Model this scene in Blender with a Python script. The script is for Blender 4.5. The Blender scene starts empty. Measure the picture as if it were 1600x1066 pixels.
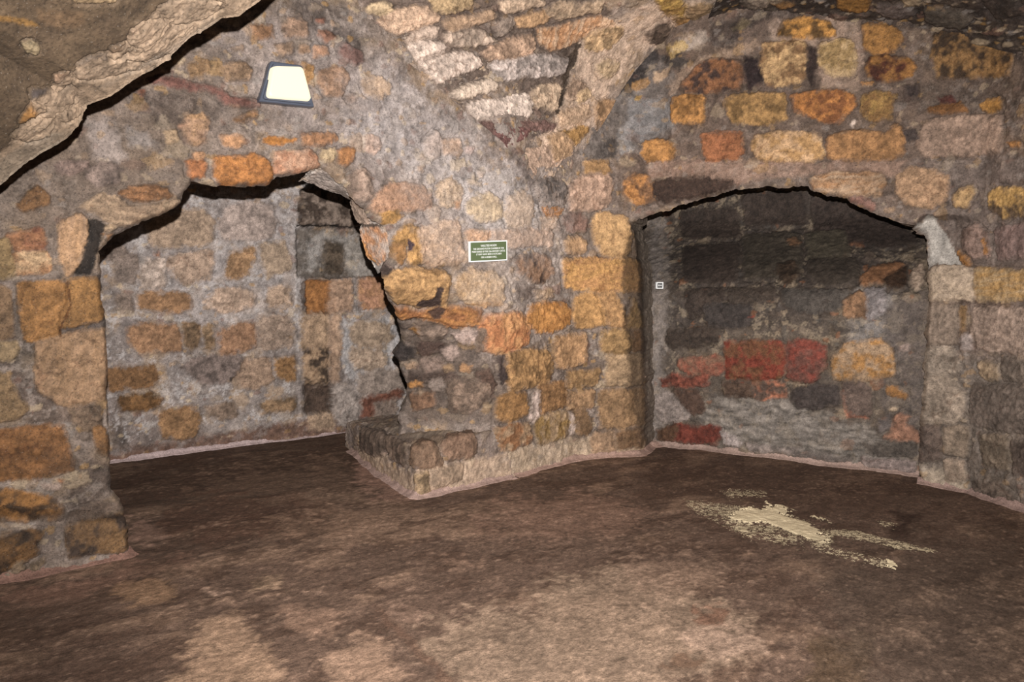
import bpy, math, random
import numpy as np
from mathutils import Vector

# ------------------------------------------------------------------ camera, world, lights, exposure
SC = bpy.context.scene
COL = SC.collection
H, F, TH = 1.60, 1200.0, math.radians(4.906)      # eye height, focal length in pixels of a 1600x1066 frame, downward tilt
cam_d = bpy.data.cameras.new('camera'); cam_d.sensor_width = 36; cam_d.lens = 36 * F / 1600; cam_d.clip_start = .02
cam = bpy.data.objects.new('camera', cam_d); COL.objects.link(cam)
cam.location = (0, 0, H); cam.rotation_euler = (math.pi / 2 - TH, 0, 0)
SC.camera = cam
SC.view_settings.view_transform = 'Standard'; SC.view_settings.look = 'None'
SC.view_settings.gamma = 1; SC.view_settings.use_curve_mapping = False
SC.view_settings.exposure = 0.0
w = bpy.data.worlds.new('world'); SC.world = w; w.use_nodes = True
w.node_tree.nodes['Background'].inputs[0].default_value = (.9, .85, .8, 1)
w.node_tree.nodes['Background'].inputs[1].default_value = .03
# the flash on top of the camera
fl = bpy.data.lights.new('camera_flash', 'SPOT'); fl.energy = 2450; fl.color = (1, .965, .95)
fl.spot_size = math.radians(120); fl.spot_blend = 1.0; fl.shadow_soft_size = .018
flo = bpy.data.objects.new('camera_flash', fl); COL.objects.link(flo)
flo.location = (.02, -.02, H + .24)
flo.rotation_euler = (Vector((.25, 6.6, H + .30)) - Vector(flo.location)).to_track_quat('-Z', 'Y').to_euler()

# ------------------------------------------------------------------ camera model: used only to place what was measured on the photograph
CT, ST = math.cos(TH), math.sin(TH)
def proj(P):
    y, z = P[..., 1], P[..., 2] - H
    d = y * CT - z * ST
    d = np.where(d < .05, .05, d)
    return 800 + F * P[..., 0] / d, 533 - F * (y * ST + z * CT) / d
def ray(px, py):
    a, b = (px - 800) / F, (533 - py) / F
    return np.array([a, CT + b * ST, -ST + b * CT])
def fp(px, py):                                    # point of the floor
    r = ray(px, py); t = -H / r[2]; return np.array([r[0] * t, r[1] * t])
def on_path(px, py, path):                         # point of an upright wall that follows a plan path
    r = ray(px, py); best = None
    for k in range(len(path) - 1):
        a, b = path[k], path[k + 1]; e = b - a
        det = r[0] * -e[1] + e[0] * r[1]
        if abs(det) < 1e-9: continue
        t = (a[0] * -e[1] + e[0] * a[1]) / det
        u = (r[0] * a[1] - r[1] * a[0]) / det
        if -1e-6 <= u <= 1 + 1e-6 and t > 0 and (best is None or t < best): best = t
    if best is None: best = 6.0
    return np.array([r[0] * best, r[1] * best, H + r[2] * best])
def S(x, a=0., b=1.):
    t = np.clip((x - a) / (b - a), 0, 1); return t * t * (3 - 2 * t)
def lin(c):
    c = np.asarray(c, float); return np.where(c <= .04045, c / 12.92, ((c + .055) / 1.055) ** 2.4)
def hx(s): return lin([int(s[i:i + 2], 16) / 255 for i in (0, 2, 4)])

# ------------------------------------------------------------------ noise
def _h(ix, iy, iz, seed):
    h = (ix.astype(np.int64) * 73856093) ^ (iy.astype(np.int64) * 19349663) ^ (iz.astype(np.int64) * 83492791) ^ (seed * 2654435761)
    h = (h ^ (h >> 13)) * 1274126177 & 0xffffffff
    h = (h ^ (h >> 15)) * 2246822519 & 0xffffffff
    return ((h ^ (h >> 13)) & 0xffffff) / float(0xffffff)
def vn(P, f, seed=0):
    Q = P * f; I = np.floor(Q).astype(np.int64); T = Q - I; T = T * T * (3 - 2 * T)
    r = 0
    for dx in (0, 1):
        for dy in (0, 1):
            for dz in (0, 1):
                wgt = (T[:, 0] if dx else 1 - T[:, 0]) * (T[:, 1] if dy else 1 - T[:, 1]) * (T[:, 2] if dz else 1 - T[:, 2])
                r = r + wgt * _h(I[:, 0] + dx, I[:, 1] + dy, I[:, 2] + dz, seed)
    return r
def fbm(P, f, seed=0, o=3, g=.55):
    r = 0; a = 1; s = 0
    for k in range(o):
        r = r + a * vn(P, f * 2.03 ** k, seed + 17 * k); s += a; a *= g
    return r / s
def pebbles(U, V, cell, seed):                     # scattered small stones of the rubble: id, closeness to the nearest centre
    best = np.full(U.shape, 9.); bid = np.zeros(U.shape)
    iu, iv = np.floor(U / cell), np.floor(V / cell); z = np.zeros(U.shape)
    for a in (-1, 0, 1):
        for b in (-1, 0, 1):
            cu, cv = iu + a, iv + b
            ou, ov = _h(cu, cv, z, seed), _h(cu, cv, z + 1, seed)
            sz = .5 + _h(cu, cv, z + 2, seed) * .9; asp = .7 + .9 * _h(cu, cv, z + 3, seed)
            du = (U / cell - cu - ou) / asp; dv = (V / cell - cv - ov) * asp ** .5
            d = np.hypot(du, dv) / sz
            m = d < best; best = np.where(m, d, best); bid = np.where(m, _h(cu, cv, z + 4, seed), bid)
    return bid, best

# ------------------------------------------------------------------ outlines
def chaikin(p, n=2):
    for r in (.07, .15)[:n]:
        q = np.roll(p, -1, 0); p = np.stack([(1 - r) * p + r * q, r * p + (1 - r) * q], 1).reshape(-1, 2)
    return p
def sdf(x, y, poly):                               # signed distance, positive inside
    d = np.full(x.shape, 1e9); ins = np.zeros(x.shape, bool)
    for k in range(len(poly)):
        a, b = poly[k], poly[(k + 1) % len(poly)]
        ex, ey = b[0] - a[0], b[1] - a[1]; wx, wy = x - a[0], y - a[1]
        t = np.clip((wx * ex + wy * ey) / (ex * ex + ey * ey + 1e-9), 0, 1)
        d = np.minimum(d, (wx - t * ex) ** 2 + (wy - t * ey) ** 2)
        c = ((a[1] > y) != (b[1] > y))
        with np.errstate(divide='ignore', invalid='ignore'):
            xi = ex * (y - a[1]) / (ey if abs(ey) > 1e-9 else 1e-9) + a[0]
        ins ^= c & (x < xi)
    return np.where(ins, 1, -1) * np.sqrt(d)
def pts(s): return np.array([[float(v) for v in q.split(',')] for q in s.split()])

# ------------------------------------------------------------------ what was traced on the photograph
# ---------------------------------------------------------------- traced masonry (photo pixels, put on the real wall faces by the camera model)
# line: S colour[/second colour] [flags] ; x,y x,y ...      S = stone, P = stain, patch of mortar or painted haze (colour alpha softness)
# flags: m mottled, M strongly mottled, s strata, v vertical strata, f flat (little relief), h proud, d set in deep
TR = {}  # pale grey P patches mid-wall in L paint a flash-lit haze into the colour
TR['L'] = '''
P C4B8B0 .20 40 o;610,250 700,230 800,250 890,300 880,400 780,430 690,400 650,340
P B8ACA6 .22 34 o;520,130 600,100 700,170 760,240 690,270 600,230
P 3E3128 .3 12 o;70,700 172,690 172,860 60,880
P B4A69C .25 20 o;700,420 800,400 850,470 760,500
P 6F5F52 .8 60;0,150 130,170 320,130 330,210 300,300 150,330 120,380 0,380
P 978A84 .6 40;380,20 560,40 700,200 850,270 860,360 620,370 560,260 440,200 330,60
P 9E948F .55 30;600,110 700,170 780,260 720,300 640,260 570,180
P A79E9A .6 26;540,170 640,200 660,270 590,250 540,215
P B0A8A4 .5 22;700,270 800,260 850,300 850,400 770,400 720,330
P 554840 .7 14;205,140 300,148 345,165 330,200 262,195 200,180
P 4C423C .6 12;375,15 440,0 520,5 570,60 560,85 520,45 500,50 440,30
P 4E443E .7 7;515,35 545,55 565,62 562,80 545,72 520,55
P 8E8580 .6 10;195,195 230,205 242,225 200,232
P A3958D .6 14;130,190 170,180 200,250 150,255
P 5C4F46 .85 12;604,500 640,505 700,515 760,545 780,600 775,660 640,660 622,600 610,560
P 6A5C52 .7 16;760,540 1000,520 1000,690 780,690
P 8B7E76 .6 16;700,480 890,380 890,420 850,520 760,560
P AE9880 .8 10;640,738 700,722 800,700 890,685 1010,680 1010,712 900,716 800,745 650,778
P 5A4A40 .7 8;0,560 60,600 110,640 130,655 60,670 20,650 35,620
P 4C3F36 .7 7;110,715 172,718 174,762 140,795 108,790
P 4F4540 .8 6;105,430 170,430 172,520 90,528 96,505
P 54493F .7 7;20,440 30,440 36,533 60,540 45,600 20,560
S A87A3A m;28,441 104,440 110,470 108,485 97,505 92,527 38,532 28,475
S A07638 m;108,437 140,433 158,440 165,498 99,512 101,490 112,472
S A88A68/8E7250 v;55,537 90,525 130,515 168,512 169,622 112,638 90,628 60,612 56,575
S A4906A m;-10,535 25,533 27,545 20,562 -10,567
S A0865E m;-10,578 20,600 32,620 45,640 25,655 -10,660
S 907656;-10,445 14,450 18,480 20,526 -10,530
S 936632 m;-10,674 98,660 106,690 117,735 60,745 -10,750
S 7C6A56 M;108,640 130,636 158,632 160,668 146,676 125,670 112,655
S 8A6434 m;145,670 160,667 171,700 169,713 150,706
S 9C6E2C/4A3A28 M;-10,765 20,765 60,773 85,782 102,795 95,807 50,815 -10,815
S C0B0A4 ;60,756 100,753 95,767 70,764
S C07C40 f;90,749 101,750 99,756
S 85663C/3E342E M;105,818 145,810 195,801 201,812 203,858 160,863 110,872 103,845
S 74665A s;110,802 150,786 185,786 198,797 150,806 108,812
S 76562C/3C3024 M;-10,842 40,828 68,831 58,866 -10,900
S 907E64 M;20,882 32,875 40,890 22,895
S 907E64 M;46,882 70,871 71,880 50,892
P 5A3A1E 1 1;105,438 108,440 111,470 109,487 99,506 96,527 93,527 96,505 106,485 108,470
S B08458/D0B488 M;18,398 74,392 80,424 26,430
S A07048/805038 M;10,368 66,356 74,388 24,392
S A48C5C m;-10,380 14,376 22,430 -10,440
S AE9070/C09A6C v;95,345 125,335 137,350 132,380 118,424 106,430 92,390
P 2E2620 1 3;134,344 150,343 166,352 160,372 152,400 142,430 116,428 130,398 138,376
S BCA684;156,355 178,349 185,355 175,362 158,363
S B07C3C;160,367 178,366 172,374
S 927E66/B09A7C sM;125,325 160,302 186,310 200,325 262,318 284,314 250,335 205,350 188,352 160,340
S 9A6E42 Ms;186,300 205,290 235,290 262,296 268,309 230,313 205,311
S 8E8078 M;130,262 165,255 195,262 185,285 150,292 135,280
S 8A663C m;28,322 45,302 55,291 75,305 78,318 50,325 35,330
S 8A7870 M;85,256 110,250 140,252 135,262 115,272 95,270
S B89468/A88A70 m;290,182 315,178 325,190 322,215 308,226 295,222 287,205
S CDB48E;258,205 275,202 279,218 262,223
S CCA080;281,193 291,194 290,199 282,199
S C89868;346,213 370,212 385,222 370,230 350,226
S BE7E30/A46C2C mh;335,245 395,242 415,250 427,265 424,286 350,288 338,275
S C07C42 m;292,252 320,250 325,262 320,275 298,276
S C89A6C;302,238 320,238 322,248 305,250
S D08A22 m;412,217 422,213 465,216 464,222 430,227 413,223
S B08258;472,210 523,208 526,218 505,228 474,224
S C49E80/A87858 M;430,240 485,232 495,245 498,262 480,266 430,268
S D8C498;503,234 523,233 524,243 518,254 503,250
S C48A4C m;529,233 552,232 553,245 541,257 529,255
S D0B8A8 m;573,213 588,214 592,232 585,240 575,236
S C8AC88 m;566,126 590,120 608,132 608,145 590,154 572,145
S 8A6C66 m;528,76 540,66 550,76 565,80 568,95 555,102 540,95 530,88
S A88C74 M;440,36 455,30 478,35 480,55 450,57 442,48
S 9A7450 M;395,40 425,40 428,55 398,62
S B89878;466,69 482,70 484,80 470,80
S B89070;490,72 510,73 512,84 492,88
S A86C54;495,28 508,27 508,35 498,36
S A87C64 M;498,48 515,50 525,58 505,65
S A88C6C M;350,100 375,98 392,105 388,125 355,125 346,112
S A8885E m;296,100 325,93 328,105 315,118 298,120
S A89480 M;358,72 382,70 383,80 362,82
S C09454;475,98 489,103 490,120 482,130
S A08870;430,70 455,66 460,80 440,86
S A8886C m;500,110 530,105 545,120 535,150 510,150 498,130
S 9A8474 m;540,150 556,146 560,156 544,160
S 8A5E54 fh;232,124 250,116 275,122 300,130 330,136 352,142 360,152 400,157 406,166 375,167 352,161 340,149 310,141 270,136
S 8E5C44;214,140 228,138 223,152
S 9A744C M;366,188 385,178 402,172 402,182 380,192
S CABCB2 m;665,222 680,205 690,215 692,235 678,247 665,240
S CAAA8A;692,220 715,218 722,235 718,242 695,240
S C8B0A8;727,228 740,230 742,238 728,240
S CCB492 m;685,287 700,281 715,285 723,300 718,318 705,322 690,320 683,305
S C88C40;709,316 720,312 718,328 711,326
S A8886E/B89070 s;590,300 610,286 660,290 675,305 672,325 640,330 585,330 578,325
S B09C8C M;545,276 570,262 580,280 582,300 575,315 556,311 546,295
S C89A4C M;598,333 622,330 628,340 615,347 600,347
S B8A898 m;666,332 684,323 688,332 672,340
S D2BE94 mh;732,318 750,306 765,302 783,315 785,335 770,347 750,345 735,332
S C8B8A0;730,281 755,283 752,292 733,289
S C0A080;655,258 664,258 662,268 655,265
S C0B0A0;748,265 758,268 756,276 748,275
S CFBCA4 f;793,305 820,300 831,315 830,355 798,355 790,340
S C89C54 M;617,372 626,358 640,352 654,356 660,378 660,410 646,415 637,411 641,385 618,380
P 45363A 1 2;637,375 647,380 645,392 639,393
S B88A4C;613,386 630,383 632,400 625,412 615,402
S CEB294 h;655,357 690,346 718,350 722,375 720,412 662,415
S D2A474;730,366 735,358 765,362 765,374 735,375
S CDB29A;770,360 830,358 862,361 862,383 800,385 770,374
S CAA264/9A7848 Msh;600,426 640,419 690,422 702,430 700,450 698,482 680,481 650,478 620,472 608,455 597,440
P 43342E 1 3;650,472 658,464 675,468 680,460 682,448 691,448 691,478 672,481 652,478
P 4A3A34 .9 2;655,457 665,455 662,463 652,462
S 75655E;588,413 605,412 612,420 600,430 590,424
P 40342E 1 2;598,425 606,410 612,424 603,432
S CAB28E/B89868 mh;718,430 740,422 770,425 783,440 787,465 782,474 740,477 720,466 712,446
S C89440 f;724,474 760,471 782,470 785,477 755,481
S A08064/45362E M;808,405 830,397 855,400 862,425 850,440 825,435 808,425
S 6A5A50 m;805,449 835,447 840,455 832,465 808,465
S B8A080 m;838,455 860,452 862,465 842,470
S C0863E/A06A38 Msh;618,482 635,482 655,490 690,481 752,482 750,507 715,512 690,507 660,498 640,496 620,500
P 4A3830 .95 3;668,488 685,480 697,484 690,498 678,499
S D09428 m;640,512 675,513 668,520 652,525
S CC985C/B87844 mh;757,491 815,488 828,500 827,530 810,545 775,553 753,545 750,520
S C48C3C/A8742C Mh;832,478 850,472 880,475 892,485 890,502 870,515 840,520 828,500
S C69E6C m;868,527 900,520 915,522 916,565 895,575 868,572 866,550
S B48E56 Mh;790,555 830,545 860,550 862,580 858,596 800,612 788,590
S 5C4A42 m;648,536 688,532 698,546 660,556
S 8E7E74 m;655,562 688,560 697,578 668,588
S 5A4C44 m;640,584 700,580 720,590 690,596 640,594
S 8C7A6A m;745,520 756,516 760,545 744,550
S 9A8A7C M;648,500 700,512 690,528 655,530
S 6A5448;742,585 760,575 772,600 765,615
S 4A3E3C;776,560 786,556 792,590 782,598
S 8A6A50 m;640,618 675,612 680,632 648,640
S A08C74;655,608 664,612 658,620 650,614
S 45403F h;612,554 628,538 642,543 648,555 635,562 618,561
S BCACA4 m;709,522 730,515 745,520 742,535 730,538 715,531
S A89890 m;690,546 712,542 715,558 700,564
S C48C3C;635,600 660,595 662,604 640,608
S B89A70;692,572 710,570 712,580 695,582
S B0885A;720,568 738,572 735,582 720,580
S B0987C;630,570 650,567 648,577 632,577
S 9A9088 m;672,595 690,590 695,605 680,612 672,605
S 8A7868 M;700,600 730,590 760,600 765,630 730,645 700,640
S A47C44 s;775,620 822,612 824,645 800,658 777,655
S 9E7848 s;843,602 885,595 885,634 842,647
S A48454;888,582 935,576 932,600 888,606
S A88860 m;888,612 928,610 925,635 888,640
S D4C6BE f;837,615 843,612 842,640 834,660 828,656 836,640
S A08868/8A6038 M;775,668 828,661 832,690 800,702 770,704
S D09030;763,693 770,692 772,698 764,699
S A48E6C/8A7038 M;840,653 887,643 887,680 846,695 836,675
S 806646;898,645 914,641 924,660 920,678 901,680
S D4C8C0 f;890,645 897,648 897,680 892,678
S 45403D/9A9088 Mh;838,291 850,282 870,280 885,294 884,312 876,327 860,329 846,321 838,306
S B8844E;846,326 878,325 871,339 855,338
S CDB69E f;845,341 871,341 866,356 850,355
P 3A302A .9 1.2;832,282 836,283 838,310 850,345 862,360 876,335 889,300 892,286 894,287 890,306 878,338 862,364 848,348 835,312
P 5A4E48 .9 5;790,235 805,232 830,268 836,290 828,296 815,270
S 9A8058 m;862,540 867,540 866,560 862,562
'''
TR['V'] = '''
S AAA6A2 f;476,284 492,272 505,265 525,280 538,294 544,308 528,300 505,296
S B4A494 f;548,316 560,314 573,327 577,345 577,352 568,352 557,340
S A49C94/B07E50 f;566,358 580,353 602,356 608,375 606,405 590,413 575,402 567,380
P 5A4E44 .9 2;545,305 552,318 560,345 556,346 548,325 542,312
P B07E50 .95 2;567,372 576,395 590,408 587,414 573,403 565,385
P 4A4038 .95 1.5;560,350 602,351 602,355 562,355
'''
TR['R'] = '''
P 5C4B40 .8 40;1020,-60 1700,-60 1700,560 1440,560 1440,350 1270,280 1150,280 1020,330 960,330 960,200
P 6B625C .9 12;955,62 985,75 1040,95 1060,130 1050,205 1000,235 930,250 902,240 925,200 958,150
P 403A38 .9 8;990,68 1025,72 1040,90 1010,100 985,130 962,150 968,105
P 7A7674 .85 8;985,150 1045,160 1050,195 1000,225 975,200
P 2E2826 .85 5;975,100 1000,90 1015,110 985,140 960,150
P 8E8884 .85 6;965,200 985,190 990,235 970,240
P A0784A .8 3;985,130 1012,120 1016,132 990,142
P B09478 .8 4;1020,110 1045,108 1040,122 1022,132
P B08A48 .8 3;992,148 1002,148 1000,156 992,156
P 3A3431 .8 6;935,225 965,215 960,245 930,248
P 34302E .8 6;1030,90 1060,80 1075,95 1050,110
P A8988A .8 6;1060,60 1100,45 1110,60 1075,80
P B89A64 .8 5;1040,75 1070,62 1075,75 1048,90
P 2C2422 .85 5;1118,80 1150,50 1165,48 1135,85 1120,88
P A08C60 .8 5;1140,45 1160,28 1175,32 1160,50
P 3A302B .8 12;1110,40 1180,12 1400,25 1600,70 1600,100 1480,50 1350,36 1220,22 1150,55 1110,70
P 9C8472 .8 10;1200,35 1300,25 1345,40 1345,140 1280,140 1270,70 1210,62
P 98806C .8 8;1060,110 1130,75 1180,60 1190,75 1130,92 1080,112 1055,145 1045,150
P 8A7060 .79 8;1005,252 1290,252 1420,250 1400,275 1260,272 1150,288 1100,276 1020,280
P 6A5E57 .7 18;1420,250 1600,240 1600,420 1510,415 1470,360 1440,330
P 655B52 .85 26;1440,545 1600,560 1600,820 1436,770
P 4A3F37 .5 20;1420,130 1600,120 1600,180 1440,170
P A2927F .8 8;1436,728 1512,735 1516,770 1440,758
P AE9880 .7 10;880,690 1010,680 1010,712 880,716
S C8AA92 h;895,283 910,273 948,272 957,285 953,314 930,328 895,330 888,310
S B8925C s;912,255 950,252 952,268 915,270
S BC843C/7A5A3C M;975,285 990,272 1015,275 1025,300 1022,312 1000,318 975,312
S 48382F s;1024,282 1100,278 1148,284 1140,294 1060,312 1032,322 1024,302
S 8A6E62 m;882,336 905,332 918,345 915,362 890,362 882,350
S CAA66C/B89460 mh;930,338 945,332 978,340 985,360 983,395 975,402 945,398 930,380 928,350
S CAA678;880,376 905,370 918,378 917,390 900,398 885,392
S C4984F/B88A50 sh;880,406 920,403 980,405 1003,408 1003,455 940,455 882,448
S D0A25C m;897,466 920,457 935,460 945,480 949,508 900,512 894,490
S C49A60;938,459 960,457 975,485 985,512 951,510
S C4A05C;988,470 992,468 1008,500 1007,512 985,512
S AC8C56 m;940,517 985,515 990,540 980,551 940,552
S 8E6838;990,517 1007,516 1006,547 991,549
S AC9470 s;948,557 1005,555 1005,600 945,604
S 9E8058;937,611 1007,608 1008,665 940,671 935,640
S AC9070 m;930,677 960,675 962,704 928,706 920,690
S 846848;963,673 1008,671 1010,695 966,704
P 3A2D22 .7 7 o;981,352 1012,340 1014,690 1000,694 984,600 970,430
P 2A2018 .7 5 o;994,352 1012,345 1012,560 1003,560 996,460
S C48E42 M;1008,224 1030,218 1050,225 1057,235 1050,250 1010,252 1004,240
S A86A3C/8A5830 ms;1098,212 1120,207 1158,208 1162,235 1150,248 1105,250 1097,235
S B08C54/C4A478 Mh;1180,212 1215,205 1260,210 1280,215 1288,245 1270,251 1185,250 1175,230
P E0CCA4 .9 4;1266,212 1282,218 1288,240 1278,248 1270,230
S AC804A mh;1292,215 1320,205 1350,205 1385,210 1400,193 1412,205 1413,240 1400,248 1320,252 1294,245
S A48E7C mh;1440,206 1450,187 1500,181 1560,178 1566,200 1562,235 1500,242 1445,245 1435,225
S BC883C M;1050,154 1075,149 1100,152 1100,190 1070,195 1052,188
S AC884A M;1135,151 1180,146 1225,148 1228,185 1200,195 1145,192 1132,165
S B87A2C/7E4E24 Mh;1235,151 1270,142 1310,142 1333,148 1335,165 1310,190 1290,192 1260,180 1240,172
S A4843C/806030 M;1347,150 1365,143 1403,148 1395,165 1392,185 1360,187 1346,175
S 8E6038/3E3230 M;1100,97 1130,92 1160,95 1162,120 1155,140 1110,145 1060,140 1080,115
S 34282A m;1165,90 1180,92 1190,110 1188,130 1172,140 1164,120
S 846640/C8A870 M;1192,70 1240,62 1260,65 1258,120 1245,130 1200,135 1188,110
S 382C28;1264,76 1275,78 1276,110 1268,136 1261,120
S 9C8450/C0A878 M;1280,70 1310,62 1332,65 1336,90 1334,118 1300,120 1280,100
S CC9430/5A4420 M;1215,56 1224,34 1260,27 1295,35 1304,55 1260,58
S AC7C30 m;1348,40 1375,37 1400,45 1410,65 1395,80 1365,83 1350,75
S A07028/4A2218 Mh;1358,91 1385,87 1420,92 1430,105 1420,118 1390,127 1365,122 1352,108
S 8E6C38/34281C M;1460,50 1480,46 1560,70 1580,85 1575,115 1540,122 1465,122 1458,90
P 241E1A .9 5;1505,100 1535,82 1556,76 1556,100 1520,108
S C88C30;1345,129 1365,126 1362,132 1347,132
S 845A28 s;1448,173 1470,163 1500,162 1512,172 1480,177
S 5A2E26;1464,152 1485,150 1492,158 1470,161
S BC8A30;1532,165 1545,155 1560,155 1562,168 1545,174
S C88A30;1575,222 1590,220 1595,228 1580,230
S 4C4240 m;1412,135 1432,133 1435,150 1418,158
S 4A4240 m;1415,205 1430,202 1434,215 1420,220
S D8CCC0;1327,195 1334,187 1337,190 1332,201
S AC967A/9A744A ms;1268,278 1300,272 1378,270 1386,285 1375,304 1340,305 1290,300 1272,293
S 9A7468;1326,308 1345,308 1365,318 1366,326 1342,320
S B49470 m;1403,275 1420,262 1460,265 1480,280 1478,315 1450,325 1415,318 1402,300
S C4A46C m;1490,305 1500,297 1520,292 1522,300 1508,322 1493,322
S BC9A50/5A4C3C M;1545,302 1560,292 1610,295 1610,335 1565,340 1548,325
S 907C72 m;1505,360 1525,352 1545,365 1545,400 1520,405 1503,385
S C08840;1537,375 1541,372 1543,390 1539,400
S 8C7874 m;1555,357 1610,350 1610,400 1562,405
P A8A198 .95 3;1435,352 1452,336 1462,345 1478,368 1488,394 1500,413 1450,413 1449,372
S B88234;1496,394 1512,405 1515,413 1503,412
S A0947F/B0A490 s;1452,417 1520,417 1522,470 1450,470
S AC9A74/B89450 s;1524,419 1610,425 1610,468 1525,471
S AC9C8E s;1526,481 1610,484 1610,553 1535,545 1516,520 1522,492
S 8E8274 v;1447,476 1496,476 1496,537 1447,538
S A48454 v;1499,478 1511,479 1508,523 1500,528
S 9C9486;1444,544 1488,543 1497,560 1500,578 1480,588 1442,582
S A49A8A;1442,591 1480,589 1507,612 1505,648 1490,661 1440,660
S 685C54 m;1438,666 1470,667 1471,718 1438,722
S 8C806F m;1474,668 1514,669 1510,714 1476,711
S 9E907E;1476,721 1504,721 1508,750 1479,752
S 746C64 m;1518,602 1610,604 1610,678 1552,670 1517,658
S 7E7464 m;1530,678 1575,684 1578,735 1540,728
S 625850 m;1580,688 1620,694 1620,745 1584,740
S AC9A7C M;1530,567 1552,562 1562,590 1545,595 1535,585
S 7C746A;1568,562 1610,566 1610,598 1570,594
S A69F9C m;1503,522 1514,522 1521,545 1500,546
S 6E645A M;1520,752 1560,752 1590,780 1560,780 1525,768
'''
TR['B'] = '''
P A39A96 .6 40;180,330 480,300 480,500 350,520 200,480
P A6A3A2 .7 16;530,500 625,490 630,560 560,600 530,560
P 5C4336 .9 9;165,700 300,683 470,658 570,648 570,690 165,735
P 6E6058 .6 18;172,560 200,640 300,640 340,690 172,710
P 4A403A .7 10;172,655 195,665 200,700 172,705
S AA9882 f;230,347 255,333 320,328 335,345 330,375 310,385 240,388 230,365
S B0A6A0 f;350,323 380,318 425,320 430,345 425,372 350,375 342,350
S B6A28E f;262,403 280,396 330,392 333,410 330,435 290,445 270,430 262,415
S B08E64;360,393 395,388 398,405 390,425 370,436 353,432
S AA9A84 f;403,385 445,376 450,400 455,420 420,432 412,410
S A48058 m;215,462 240,455 280,458 300,468 298,485 260,488 218,480
S BCA894 mh;320,470 340,453 380,450 400,462 395,478 350,488 325,480
S B29E88 M;420,449 450,447 455,478 425,482 418,465
S A4805C m;195,513 215,507 270,505 283,520 283,548 220,553 198,535
S 8E7658 M;287,504 312,505 312,540 295,550 288,530
S 907A5C M;318,508 332,507 337,545 322,545
S A48060 m;340,516 385,504 400,505 402,540 350,560 343,540
S A29282 f;404,495 450,492 460,515 455,540 410,547 401,520
S 88663E m;165,575 240,572 248,590 235,605 165,612
S 805E32 Mh;185,622 235,613 252,625 240,640 190,642
S A48E78 s;368,565 420,560 425,595 400,608 368,600
S 9C7848;430,562 462,556 460,595 435,590
S 9A784E mh;250,646 275,638 310,633 313,660 305,682 255,685 250,665
S 8C7C6C m;320,636 365,628 372,650 345,655 325,652
S 907858 M;405,632 465,620 465,640 420,645
S 8C827A m;165,385 195,385 200,400 168,405
S 9E948A/C8BEB4 M;225,406 255,400 260,445 225,450 218,430
S 8C827A m;183,397 214,400 212,440 180,440
S 887C72 m;180,460 205,462 208,485 185,488
S 7E7470 M;380,560 350,555 300,560 280,575 320,600 360,595
S B87848 f;241,393 248,391 249,400 242,400
S 80766C/3E342C Mh;472,300 500,292 545,305 558,335 562,352 470,352 466,330
P 2A2420 .95 1.5;466,351 500,352 566,354 566,358 500,357 466,355
P 585048 .9 5;466,358 568,360 582,434 462,434 461,385
P A29C96 .55 9;478,385 488,370 510,362 555,372 556,384 510,378 498,398 500,420 485,425 480,405
P 90887F .8 6;540,374 566,372 582,432 546,432 536,400
S 62584A M;507,380 534,381 534,426 508,424
S A87434/8E6028 fd;479,437 516,437 516,489 479,489
S 6A6460 fd;471,437 478,437 478,489 471,489
S B4987E f;518,437 549,437 549,486 518,488
S B4886A/A88058 m;562,438 595,432 605,455 610,470 600,482 565,480 560,460
S B49C7E f;471,493 514,493 514,545 472,548
S 9A8468/3A3028 M;473,545 514,543 514,600 476,601
S AC947C f;516,492 532,492 532,600 517,600
S AC9C86;545,511 570,501 605,506 615,530 590,545 550,540
S B0A08C;548,547 600,543 605,570 580,580 555,575 546,560
S 928A82 m;560,585 600,579 630,585 630,612 595,618 562,612
S 54463C fd;476,603 519,603 520,645 478,645
S A49078 f;485,649 520,648 522,671 485,673
S A29E9A f;523,600 545,600 565,620 562,655 530,665 522,640
S 7C4E3C f;565,623 626,612 624,621 590,628 582,652 568,652
S 8C8076 m;584,630 620,625 618,645 586,648
'''
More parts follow.
